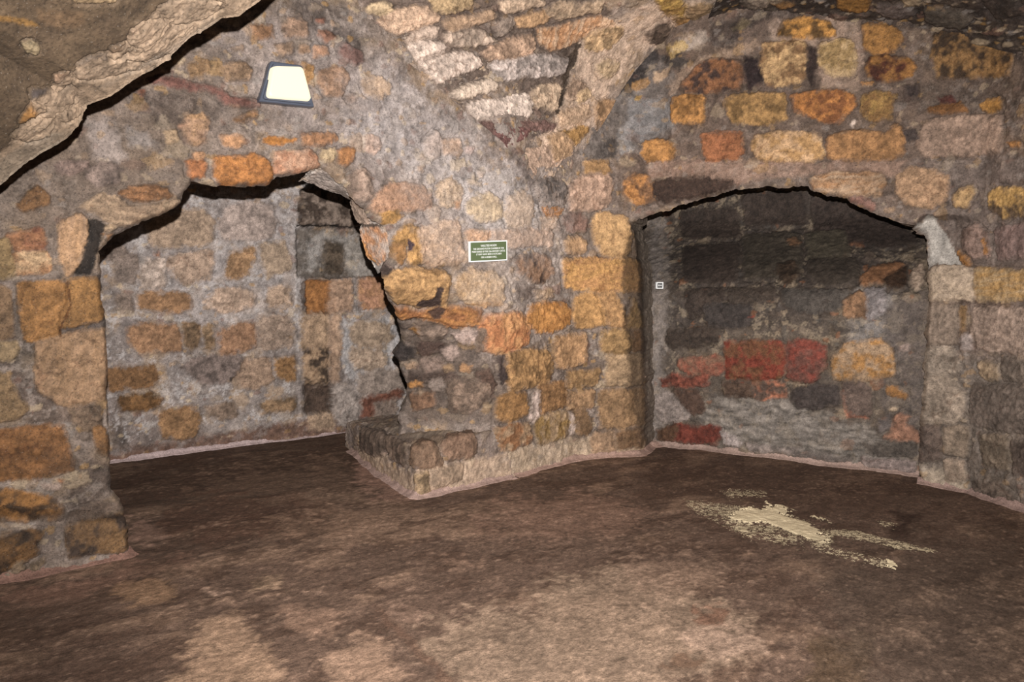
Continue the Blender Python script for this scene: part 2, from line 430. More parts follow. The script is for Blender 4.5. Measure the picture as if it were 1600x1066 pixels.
TR['F'] = '''
P 3F3732 .75 26;1015,300 1150,290 1270,290 1440,350 1440,430 1330,440 1300,500 1040,520 1030,400
P 7C726B .85 14;1020,300 1042,330 1045,420 1035,700 1012,700 1012,400
P 787068 .85 18 s;1130,612 1250,625 1340,660 1430,700 1432,742 1300,722 1130,696 1085,650
P 88827E .6 20;1330,450 1400,450 1405,580 1330,570
P 5C524C .8 14;1385,480 1450,450 1450,740 1380,660 1370,600
S 453C36 f;1062,332 1150,327 1155,370 1066,372
S 443B35 f;1162,305 1258,300 1258,350 1165,352
S 423934 f;1268,308 1320,318 1400,350 1440,375 1400,387 1275,372
S 473E38 f;1068,386 1155,380 1152,440 1070,442
S 4F4A40 f;1160,368 1250,362 1252,432 1165,436
S 5C584A f;1258,364 1320,362 1328,398 1262,402
S 463D36 m;1074,456 1130,450 1130,468 1080,500 1072,480
S 45413F f;1098,478 1172,474 1172,510 1106,512
S 52504C f;1222,453 1330,452 1318,482 1262,492 1226,474
S 4A443C f;1264,406 1336,404 1342,438 1292,447 1262,432
S 4C443C f;1135,452 1212,450 1212,470 1140,472
S 463D35 h;1044,516 1120,513 1120,535 1050,546 1042,532
S 4C3E30 M;1215,415 1240,410 1248,430 1235,445 1218,438
S 9A7450 f;1230,373 1246,370 1248,384 1232,384
S 8E643E m;1345,436 1360,418 1395,410 1410,412 1405,425 1380,440 1350,445
S 453222;1384,436 1415,418 1418,445 1400,454 1386,448
S B8A894;1427,420 1440,414 1443,435 1434,450 1425,442
S A07C58 M;1318,470 1345,455 1362,468 1350,495 1320,492
S 909094 m;1352,452 1385,450 1382,492 1356,500
P B03C24 .9 3;1160,500 1180,493 1170,500 1150,506
S 803420/704A2C Mh;1132,534 1215,533 1226,545 1222,590 1190,595 1135,592
P B07C38 .7 5;1175,535 1218,536 1222,550 1190,550
S 823A2C/6E463C Mh;1228,537 1250,530 1290,540 1293,575 1270,597 1230,590
S A08A6C/A87C38 M;1300,562 1330,535 1370,530 1395,545 1398,585 1350,595 1303,592
P 9098A0 .7 6;1330,534 1368,530 1375,548 1338,560
S 80644F/90503C m;1060,563 1120,555 1128,562 1128,583 1090,590 1062,576
S 904C38 M;1033,596 1050,585 1075,590 1105,587 1108,600 1070,606 1035,602
S 5A483A m;1130,597 1172,597 1176,620 1132,620
P B04A30 .9 2.5;1156,597 1164,597 1162,615 1157,615
S 5C4C42/B07050 M;1177,600 1225,599 1228,620 1182,625
S 948E8A f;1022,622 1040,611 1055,620 1080,642 1075,655 1045,662 1025,650
S 5A463A m;1052,610 1090,610 1100,640 1085,650 1070,632
S 4C4644 m;1240,606 1310,601 1315,634 1250,640 1236,625
S 70625A m;1318,600 1345,595 1360,610 1358,648 1332,650 1320,630
P A06A54 .9 3;1317,608 1324,611 1330,640 1356,652 1356,656 1322,652
P A06A54 .9 2;1348,620 1355,622 1356,630 1350,628
S AC7C3A;1385,605 1400,607 1418,618 1415,623 1400,618 1386,612
S A87C62 h;1397,656 1405,648 1420,650 1413,662 1430,675 1435,690 1402,690 1380,683 1394,676
S 6E6A69 m;1370,656 1390,650 1393,665 1375,675
S C0B094;1388,640 1400,637 1400,642 1388,643
S B8A8A0;1404,538 1418,536 1420,548 1405,549
S 783424 m;1040,671 1060,665 1125,668 1127,685 1118,695 1075,690 1040,686
S 5A402A;1026,671 1058,667 1053,688 1028,686
S ACA8A8;1128,676 1150,682 1157,696 1135,694
S 8C8682 M;1165,694 1250,704 1330,718 1300,720 1170,702
S 56524C m;1345,692 1430,690 1430,713 1362,711
S 908684 m;1346,717 1430,722 1430,742 1352,731
'''
TR['C'] = '''
P C0A690 .85 12;905,65 960,40 1020,0 1100,0 1060,60 1000,80 960,140 925,200 880,260 845,285 800,235 868,185 895,120
P 5C4E45 .92 8;540,-20 900,-20 960,20 900,60 900,90 870,180 800,190 740,195
P 5A4C46 .9 5;740,188 870,190 860,205 800,232 770,222
S CBB890 m;573,15 590,5 610,5 617,17 600,22 578,20
S CBB094 mh;592,33 620,16 665,12 688,25 685,33 655,42 620,52 600,43
S C4B4A4 m;633,62 665,43 685,45 683,55 660,65 640,69
S D2C6BA mh;637,73 655,66 690,66 693,79 670,88 652,95
S C8B8A6 Mh;693,58 710,49 745,45 760,52 775,64 740,72 710,72
S BCA080;692,36 710,29 770,18 770,28 730,41 705,47
S D6CABE mh;655,99 690,86 730,81 750,95 753,104 720,114 690,130 675,120
S CCAE92 Mh;755,82 790,63 830,56 835,72 830,85 795,95 765,92
S BEB8B4 Mh;770,101 800,93 855,85 890,95 885,113 840,119 790,124 772,115
S D4C8B6 mh;700,148 720,136 760,123 775,130 770,140 740,148 720,155
S DFD5CA h;728,163 760,158 825,146 832,165 828,182 780,185 740,188
S CCB89C Mh;832,141 850,133 870,132 880,142 872,165 858,172 838,165
S 80645E m;747,191 790,188 850,190 868,195 860,203 830,200 800,205 772,220 752,205
S 7A5654 m;775,206 800,198 825,203 815,225 790,232 776,222
S C6B298;780,6 800,0 830,-5 850,5 820,14 790,20
S C8A476 m;805,29 850,18 860,28 845,38 810,42
S A09488;775,36 800,28 800,45 780,55
S B4A084 s;855,16 880,5 940,4 935,17 900,22 875,30 860,25
S CBAF8E/B88A5C Ms;840,46 870,43 910,32 935,28 960,35 955,49 920,54 880,72 860,77 845,66
S B49E74;670,-5 740,-5 735,12 700,20 680,15
S D2B484 M;915,56 940,48 972,42 970,55 950,74 930,80 915,72
S D2BC94 h;930,101 950,93 965,98 962,112 952,123 940,122 932,112
S B49C84;895,126 912,130 913,145 895,155 885,145
S DAC094;905,146 920,140 925,150 905,160
S CFB494 m;870,176 920,165 925,180 900,195 878,198
S BC9450 M;878,206 910,198 920,202 900,228 882,222
S CBB29C m;805,238 850,230 885,235 875,255 840,258 832,280 822,262
S C8A880 m;855,215 875,206 895,226 890,244 870,250
P 45392F 1 1.5;903,66 908,70 897,105 887,140 878,168 868,180 874,150 884,105 895,78
P 50433A .9 3;872,78 903,63 898,78 888,92
S BC9E44/8A6C30 m;1025,-5 1060,-5 1075,14 1060,28 1045,24 1030,12
S AC8444 M;1050,30 1080,26 1110,35 1095,47 1065,44
S 8C7654;1076,8 1110,5 1112,27 1090,38 1077,25
S 6A5C50 M;1010,50 1040,32 1055,50 1035,68 1015,63
S 302826;1125,5 1155,10 1145,25 1120,30
P 3A322E .9 6;1120,-10 1220,-10 1180,22 1140,32
S BC986C M;930,160 955,155 982,165 978,183 960,195 946,212 932,200
S 4C4642/8A8078 Mh;838,291 850,282 870,280 884,295 884,310 876,325 860,327 846,320 838,305
S B8844E;846,325 878,322 870,338 855,338
S CBB49C;846,340 870,340 866,352 850,352
'''
TR['Q'] = '''
S AC7C24 m;1308,-8 1355,-8 1358,14 1330,17 1310,10
S B4A484;1405,-8 1440,-8 1435,7 1415,7
S 726864 s;1370,9 1400,8 1430,22 1400,27 1372,18
S 605A50 m;1445,12 1500,20 1520,30 1500,44 1445,32
S A87E40;1205,4 1240,4 1240,12 1220,14
S B0A494 M;1160,4 1190,-4 1200,6 1175,14
S 4A4038 M;1530,-10 1580,-10 1600,20 1560,30
'''
TR['K'] = '''
P A48C74 .95 9;-20,262 28,210 62,182 50,165 60,150 88,130 130,98 180,82 205,62 215,40 240,18 262,-10 470,-10 440,30 120,240 -20,330
P 8E7E6C .8 8;-20,280 40,225 110,205 130,190 60,250 -20,310
P 8A7A6A .6 8;120,150 205,120 300,70 345,30 330,30 240,95 150,140
S BC9A7E/A88468 s;210,52 230,39 262,38 275,50 300,45 308,52 290,70 270,84 235,93 206,98 204,76
S 6C6462 m;50,140 115,142 120,160 90,164 60,170
S 7E7876 M;126,100 160,86 202,94 205,110 150,125 124,124
S CCAC8C m;86,118 105,116 112,130 95,140 86,130
S CC943E;52,163 73,170 70,177 46,190 35,194
S A49074 s;18,216 60,191 84,196 75,214 40,222
S 807A75 M;248,12 300,5 345,12 320,28 270,38
S CCBC90;37,69 50,65 62,72 60,82 45,83
P 9C7440 .8 4;-10,22 50,30 65,42 45,40 -10,33
P 84694E .8 9;60,15 130,20 130,40 90,45 60,35
S B8A074;110,-4 185,-4 180,3 120,4
S D8BE9A;204,101 222,100 222,107 206,113
S 9C8468 M;175,76 195,70 205,80 190,90 172,90
S C89A50;205,80 220,80 215,86 206,86
S A08468 M;95,185 130,170 128,180 100,192
'''
TR['G'] = '''
P 9A8A78 .5 5 o;620,655 700,650 772,655 776,664 700,676 650,684 610,672
P 877565 .8 8;555,650 780,640 780,668 700,680 640,690
P A4978A .6 5;640,650 700,655 770,655 770,662 690,668 620,660
P B89E86 .85 9;560,700 600,712 640,742 650,735 700,728 800,705 800,760 650,790 540,710
S 8C735C m;642,704 658,686 682,692 690,728 662,733 646,726
S 917660 m;692,692 702,681 735,676 745,690 740,713 702,719 692,706
S 8A7A6C M;566,670 600,676 610,700 590,712 565,700
S 8E7C6C M;606,680 636,694 638,728 612,715
S A8926F M;650,742 668,738 672,768 652,772
S AC9880 m;676,736 720,726 720,750 678,762
'''
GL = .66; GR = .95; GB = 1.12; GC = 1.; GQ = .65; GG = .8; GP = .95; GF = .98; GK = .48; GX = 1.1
FLOOR_MARKS = '''
P 48352B .8 14;172,745 300,712 420,700 600,690 640,730 420,752 200,790
P 6C5648 .7 12;330,745 470,715 540,715 560,760 440,775 330,790 260,800
P 8C6E60 .8 8;556,716 600,735 650,772 640,785 590,782 560,750
P 8A6E60 .8 5;206,808 235,815 268,838 240,848 210,850
P 50392E .7 12;250,790 400,770 520,790 500,830 330,850 240,830
P 7A6252 .7 8;430,812 520,795 585,805 540,835 460,838
P 80654F .7 9;180,918 270,905 280,935 200,942
P 8E7662 .8 5;385,902 440,900 440,918 390,920
P 9A8070 .8 4;325,924 362,922 350,932 328,930
P 907662 .8 12;300,975 370,955 420,1010 450,1080 240,1080 320,1030
P 846A5A .7 9;440,938 540,955 520,985 450,990
P 8E7462 .7 10;520,990 600,1000 640,1080 500,1080
P 80685A .7 7;600,945 660,950 660,975 610,970
P 866C5C .7 6;690,872 752,866 750,880 695,886
P 7C6254 .7 12;760,790 900,770 1010,790 1000,825 850,840 740,830
P 806C5C .75 20;640,1000 850,925 960,880 1100,930 1190,965 1170,1040 950,1090 720,1090
P 947C6C .8 10;1085,985 1170,982 1205,1015 1120,1030 1080,1005
P 80695A .6 14;980,870 1120,860 1140,920 1000,930
P 5C4638 .8 6;1050,1022 1100,1020 1095,1045 1040,1045
P 64483A .8 6;1085,950 1135,948 1140,972 1090,972
P 50402F .6 10;1280,1005 1370,990 1350,1080 1230,1080
P 50433A .6 30;1250,860 1600,840 1640,1090 1400,1090 1300,960
P 35261F .9 8;1400,800 1445,798 1425,815 1430,840 1398,835
P 35261F .7 6;1340,855 1375,862 1370,870 1345,866
P 4C3A30 .7 20;1020,710 1250,720 1430,760 1350,800 1150,780 1000,770
P 5C463A .8 4;578,940 590,945 730,1080 700,1080
P 75594C .6 12;0,920 200,880 300,860 300,880 120,930 0,950
P 3C2C24 .5 30;0,960 150,960 260,1080 0,1080
'''
POWDER = [
 (1.25, 5, '1135,800 1180,797 1222,790 1236,797 1215,804 1255,815 1286,832 1280,846 1245,834 1205,818 1165,815 1140,810'),
 (.62, 14, '1070,780 1150,790 1230,800 1290,830 1290,850 1220,850 1160,838 1120,815 1080,800'),
 (.66, 6, '1285,826 1330,826 1400,845 1450,856 1448,862 1390,855 1320,838 1288,836'),
 (.60, 8, '1270,846 1330,862 1400,880 1395,888 1330,875 1265,858'),
 (1.2, 3, '1380,880 1396,878 1406,885 1396,888 1384,885'),
 (1.0, 2.5, '1274,808 1292,810 1290,814 1276,812'),
 (.9, 3, '1155,822 1166,824 1164,832 1152,828'),
 (.62, 6, '1375,812 1395,815 1392,822 1375,820'),
 (.60, 8, '1120,765 1190,765 1200,775 1130,778'),
]

# ------------------------------------------------------------------ materials
def nodes_mat(name, rough=.85, spec=.3, bump=.42, spread=(.72, 1.28), scale=75., grit=.2):
    m = bpy.data.materials.new(name); m.use_nodes = True; t = m.node_tree; n = t.nodes; l = t.links
    b = n['Principled BSDF']; b.inputs['Roughness'].default_value = rough; b.inputs['Specular IOR Level'].default_value = spec
    at = n.new('ShaderNodeAttribute'); at.attribute_name = 'Col'
    tc = n.new('ShaderNodeTexCoord')
    no = n.new('ShaderNodeTexNoise'); no.inputs['Scale'].default_value = scale; no.inputs['Detail'].default_value = 6; no.inputs['Roughness'].default_value = .72
    l.new(tc.outputs['Object'], no.inputs['Vector'])
    mr = n.new('ShaderNodeMapRange'); mr.inputs['From Min'].default_value = .3; mr.inputs['From Max'].default_value = .7
    mr.inputs['To Min'].default_value = spread[0]; mr.inputs['To Max'].default_value = spread[1]
    l.new(no.outputs['Fac'], mr.inputs['Value'])
    mx = n.new('ShaderNodeVectorMath'); mx.operation = 'SCALE'
    l.new(at.outputs['Color'], mx.inputs[0]); l.new(mr.outputs['Result'], mx.inputs['Scale'])
    # dark pits
    pn_ = n.new('ShaderNodeTexNoise'); pn_.inputs['Scale'].default_value = scale * 1.5; pn_.inputs['Detail'].default_value = 3
    l.new(tc.outputs['Object'], pn_.inputs['Vector'])
    pr_ = n.new('ShaderNodeMapRange'); pr_.inputs['From Min'].default_value = .34; pr_.inputs['From Max'].default_value = .46; pr_.inputs['To Min'].default_value = .62; pr_.inputs['To Max'].default_value = 1.04
    l.new(pn_.outputs['Fac'], pr_.inputs['Value'])
    mp_ = n.new('ShaderNodeMath'); mp_.operation = 'MULTIPLY'; l.new(mr.outputs['Result'], mp_.inputs[0]); l.new(pr_.outputs[0], mp_.inputs[1]); l.new(mp_.outputs[0], mx.inputs['Scale'])
    # sparse pale grit
    v = n.new('ShaderNodeTexNoise'); v.inputs['Scale'].default_value = scale * 2.1; v.inputs['Detail'].default_value = 2
    l.new(tc.outputs['Object'], v.inputs['Vector'])
    g = n.new('ShaderNodeMapRange'); g.inputs['From Min'].default_value = .66; g.inputs['From Max'].default_value = .74
    l.new(v.outputs['Fac'], g.inputs['Value'])
    mg = n.new('ShaderNodeMix'); mg.data_type = 'RGBA'
    sc = n.new('ShaderNodeMath'); sc.operation = 'MULTIPLY'; sc.inputs[1].default_value = grit
    l.new(g.outputs['Result'], sc.inputs[0]); l.new(sc.outputs[0], mg.inputs[0])
    l.new(mx.outputs[0], mg.inputs[6]); mg.inputs[7].default_value = (.52, .46, .40, 1)
    l.new(mg.outputs[2], b.inputs['Base Color'])
    bn = n.new('ShaderNodeTexNoise'); bn.inputs['Scale'].default_value = scale * .8; bn.inputs['Detail'].default_value = 8; bn.inputs['Roughness'].default_value = .65
    l.new(tc.outputs['Object'], bn.inputs['Vector'])
    bp = n.new('ShaderNodeBump'); bp.inputs['Strength'].default_value = bump; bp.inputs['Distance'].default_value = .012
    l.new(bn.outputs['Fac'], bp.inputs['Height']); l.new(bp.outputs[0], b.inputs['Normal'])
    return m
def plain(name, col, rough=.5, metal=0, emit=None, es=0):
    m = bpy.data.materials.new(name); m.use_nodes = True; t = m.node_tree; b = t.nodes['Principled BSDF']
    b.inputs['Roughness'].default_value = rough; b.inputs['Metallic'].default_value = metal
    no = t.nodes.new('ShaderNodeTexNoise'); no.inputs['Scale'].default_value = 60
    mr = t.nodes.new('ShaderNodeMapRange'); mr.inputs['To Min'].default_value = .9; mr.inputs['To Max'].default_value = 1.1
    vm = t.nodes.new('ShaderNodeVectorMath'); vm.operation = 'SCALE'; vm.inputs[0].default_value = tuple(col)
    t.links.new(no.outputs['Fac'], mr.inputs['Value']); t.links.new(mr.outputs[0], vm.inputs['Scale']); t.links.new(vm.outputs[0], b.inputs['Base Color'])
    if emit is not None:
        b.inputs['Emission Color'].default_value = (*emit, 1); b.inputs['Emission Strength'].default_value = es
    return m
M_STONE = nodes_mat('rubble_masonry')
M_SOOT = nodes_mat('sooty_masonry', rough=.8, bump=.6)
M_RIB = nodes_mat('limewashed_stone', bump=.35, spread=(.75, 1.25), scale=60)
M_FLOOR = nodes_mat('earth_floor', rough=.8, spec=.2, bump=.45, spread=(.6, 1.4), scale=120, grit=.12)
M_POWDER = nodes_mat('powder', rough=1, spec=.05, bump=.2, spread=(.9, 1.1), scale=120)

# ------------------------------------------------------------------ mesh output
def put_mesh(name, V, Q, C, mat, parent=None):
    V = np.ascontiguousarray(V, np.float32); Q = np.ascontiguousarray(Q, np.int32)
    me = bpy.data.meshes.new(name)
    me.vertices.add(len(V)); me.vertices.foreach_set('co', V.ravel())
    me.loops.add(Q.size); me.loops.foreach_set('vertex_index', Q.ravel())
    me.polygons.add(len(Q)); me.polygons.foreach_set('loop_start', np.arange(0, Q.size, Q.shape[1], dtype=np.int32))
    me.polygons.foreach_set('use_smooth', np.ones(len(Q), bool))
    me.update(calc_edges=True)
    if C is not None:
        a = me.color_attributes.new('Col', 'FLOAT_COLOR', 'POINT')
        c4 = np.ones((len(V), 4), np.float32); c4[:, :3] = C; a.data.foreach_set('color', c4.ravel())
    me.materials.append(mat)
    o = bpy.data.objects.new(name, me); COL.objects.link(o)
    if parent: o.parent = parent
    return o
def compact(V, Q, C):
    used = np.zeros(len(V), bool); used[Q.ravel()] = True
    idx = np.cumsum(used) - 1
    return V[used], idx[Q], C[used]
def structure(o): o['kind'] = 'structure'; return o

# ------------------------------------------------------------------ masonry on a surface
def grid_normals(P):
    du = np.gradient(P, axis=0); dv = np.gradient(P, axis=1)
    n = np.cross(du, dv); return n / (np.linalg.norm(n, axis=2, keepdims=True) + 1e-9)
def masonry(P, U, V, key, base, light, rough=1., dil=2.8, crust=.5, rubble=.35, relief=.016, seed=1, gain=1., pal=None, warp=1.):
    """height and albedo of a piece of wall: mortar, small rubble, the traced stones"""
    nu, nv = P.shape[:2]; W = P.reshape(-1, 3); u, v = U.ravel(), V.ravel()
    px, py = proj(W)
    wx = (fbm(W, 9, seed + 1, 2) - .5) * 7 * warp + (fbm(W, 45, seed + 2, 3, .7) - .5) * 8 * warp
    wy = (fbm(W, 9, seed + 3, 2) - .5) * 6 * warp + (fbm(W, 45, seed + 4, 3, .7) - .5) * 8 * warp
    X, Y = px + wx, py + wy
    n1, n2, n3, n4 = fbm(W, 5, seed + 5, 3), fbm(W, 22, seed + 6, 3), fbm(W, 75, seed + 7, 2), fbm(W, 12, seed + 8, 4, .7)
    b, lg = hx(base), hx(light)
    C = b[None] * (.72 + .56 * n1)[:, None] * (.40 + 1.2 * n2)[:, None] * (.76 + .48 * n3)[:, None]
    hu = fbm(W, 7, seed + 9, 3); k1 = (S(hu, .5, .7) * .45)[:, None]; k2 = (S(hu, .5, .32) * .3)[:, None]
    C = C * (1 - k1) + (lin(np.array([.66, .55, .43])) * b.mean() / .2)[None] * k1 * (.6 + .8 * n2)[:, None]; C = C * (1 - k2) + C * np.array([.8, .82, .9])[None] * k2
    cover = np.zeros(len(W))
    hgt = ((n2 - .5) * .020 + (n3 - .5) * .010 + (n1 - .5) * .03) * rough
    smooth = np.zeros(len(W))
    items = []
    for ln in '\n'.join(TR[k_] for k_ in key).splitlines():
        if ';' not in ln: continue
        hd, pp = ln.split(';'); items.append((hd.split(), pts(pp)))
    allst = np.full(len(W), -99.)
    for pas in (0, 1, 2):
        if pas == 1:
            # whitish lime crust on the mortar, then small rubble
            cr = S(n4 + .25 * (n3 - .5), .52, .66) * crust * (1 - .8 * cover)
            C = C * (1 - cr[:, None]) + lg[None] * cr[:, None] * (.75 + .5 * n3)[:, None]
            for cell, sd, pr in ((.09, 11, .5), (.04, 23, .7)):
                idn, dd = pebbles(u + (n2 - .5) * .05, v + (n4 - .5) * .05, cell, seed * 7 + sd)
                on = (idn < rubble * pr) * S(.5 - dd + (n3 - .5) * .3, -.06, .10) * (1 - .6 * cover)
                pl = np.array([hx(c) for c in (pal or ['A88A6C', '8A7866', 'B8A48C', '6A5A4E', 'B08850', '9A9088', '7A5A4C', 'C8B090'])])
                ci = (idn / max(rubble * pr, 1e-3) * len(pl)).astype(int) % len(pl)
                tgt = pl[ci] * (.6 + .7 * n2)[:, None]
                k = (on * .5)[:, None]; C = C * (1 - k) + tgt * k
                hgt = hgt + on * cell * .10 * np.clip(1 - dd, 0, 1) * 1.5
        for k, (hd, poly) in enumerate(items):
            kind = hd[0]
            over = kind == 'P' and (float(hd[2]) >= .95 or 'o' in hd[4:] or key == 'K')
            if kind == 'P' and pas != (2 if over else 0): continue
            if kind == 'S' and pas != 1: continue
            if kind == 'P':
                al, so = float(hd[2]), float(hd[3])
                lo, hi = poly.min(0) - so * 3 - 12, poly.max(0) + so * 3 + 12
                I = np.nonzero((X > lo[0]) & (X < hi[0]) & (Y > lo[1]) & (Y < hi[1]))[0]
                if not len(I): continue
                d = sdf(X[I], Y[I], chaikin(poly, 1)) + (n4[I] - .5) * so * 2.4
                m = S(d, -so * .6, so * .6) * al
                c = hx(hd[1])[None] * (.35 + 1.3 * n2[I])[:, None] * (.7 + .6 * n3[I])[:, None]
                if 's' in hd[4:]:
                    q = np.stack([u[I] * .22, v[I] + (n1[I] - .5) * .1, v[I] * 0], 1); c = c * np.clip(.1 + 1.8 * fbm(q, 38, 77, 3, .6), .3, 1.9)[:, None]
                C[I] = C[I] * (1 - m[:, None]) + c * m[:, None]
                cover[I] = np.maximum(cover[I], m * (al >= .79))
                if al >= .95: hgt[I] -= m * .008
            else:
                cols = hd[1].split('/'); fg = hd[2] if len(hd) > 2 else ''
                lo, hi = poly.min(0) - 12, poly.max(0) + 12
                I = np.nonzero((X > lo[0]) & (X < hi[0]) & (Y > lo[1]) & (Y < hi[1]))[0]
                if not len(I): continue
                sz = min(hi[0] - lo[0] - 24, hi[1] - lo[1] - 24)
                d = sdf(X[I], Y[I], chaikin(poly, 2 if sz > 14 else 1)) + (dil if sz > 14 else dil * .3)
                rs = np.random.RandomState((k * 131 + seed) % 99991); cx, cy = poly.mean(0)
                sw, nz = (3.2, 9) if key == 'B' else (1.8, 3.5)
                d = d + (n4[I] - .5) * nz
                m = S(d, -sw, sw)
                c1 = hx(cols[0]); c2 = hx(cols[1]) if len(cols) > 1 else c1 * (.45 if 'M' in fg else .60)
                off = rs.rand(3) * 40
                Wi = W[I] + off
                t1 = fbm(Wi, 14, k, 3, .65); t2 = fbm(Wi, 40, k + 5, 3, .6)
                if 's' in fg:
                    ang = (rs.rand() - .5) * .35
                    q = np.stack([u[I] * .16 + off[0], v[I] + u[I] * ang + (t1 - .5) * .05, v[I] * 0], 1); t1 = .35 * t1 + .65 * fbm(q, 42, k, 3, .6)
                if 'v' in fg:
                    q = np.stack([u[I] + (t1 - .5) * .05, v[I] * .12 + off[1], v[I] * 0], 1); t1 = .35 * t1 + .65 * fbm(q, 34, k, 3, .6)
                e = .13 if 'M' in fg else .22
                mixk = S(t1, .5 - e, .5 + e) * .95
                c = c1[None] * (1 - mixk[:, None]) + c2[None] * mixk[:, None]
                t3 = fbm(Wi, 120, k + 9, 2)
                c = c * np.clip(.30 + 1.4 * t2, .3, 1.6)[:, None] * (.78 + .44 * t3)[:, None]
                grad = ((px[I] - cx) * (rs.rand() - .5) + (py[I] - cy) * (rs.rand() - .5)) / (sz + 10)
                c = c * np.clip(1 + .35 * grad, .7, 1.35)[:, None]
                cn = fbm(Wi, 9, k + 3, 2); line = S(1 - np.abs(2 * cn - 1), .955, .99) * (.5 if rs.rand() < .55 else .12)
                c = c * (1 - line[:, None] * np.array([.6, .7, .75])[None])
                c = c + (c.mean(1, keepdims=True) * np.array([1.12, .98, .88])[None] - c) * .24
                c = c * np.array([.93, .83, .77])[None]
                # a skin of lime or grime creeping in from the joints
                ed = S(d + (n4[I] - .5) * 16, 5, 0) * .45
                c = c * (1 - ed[:, None]) + C[I] * ed[:, None]
                C[I] = C[I] * (1 - m[:, None]) + c * m[:, None]
                hh = relief * (.55 if 'f' in fg else 1.) * (1.5 if 'h' in fg else 1.) * (.7 + .5 * rs.rand())
                if 'd' in fg: hh = -.07
                hh *= min(1, max(.3, sz / 26))
                cx, cy = poly.mean(0)
                tilt = ((px[I] - cx) * (rs.rand() - .5) + (py[I] - cy) * (rs.rand() - .5)) * .00022
                dp = np.clip(d, 0, None)
                hgt[I] = hgt[I] * (1 - m * .6) + m * (hh * (.35 + .65 * (1 - np.exp(-dp / (2.2 + sz * .07)))) + tilt + (t2 - .5) * .008 + (t3 - .5) * .005 + np.abs(t1 - .5) * (-.012 if 'f' in fg else -.034) - line * .006)
                gr = np.exp(-((d + 2.2) / 1.6) ** 2); hgt[I] -= gr * .012      # an open crack along the joint, tinted dark in places
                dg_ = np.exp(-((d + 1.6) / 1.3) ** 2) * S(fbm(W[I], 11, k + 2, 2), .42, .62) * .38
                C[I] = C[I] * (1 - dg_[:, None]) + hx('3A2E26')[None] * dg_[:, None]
                allst[I] = np.maximum(allst[I], d)
    return C * (gain(px, py)[:, None] if callable(gain) else gain), hgt, px, py

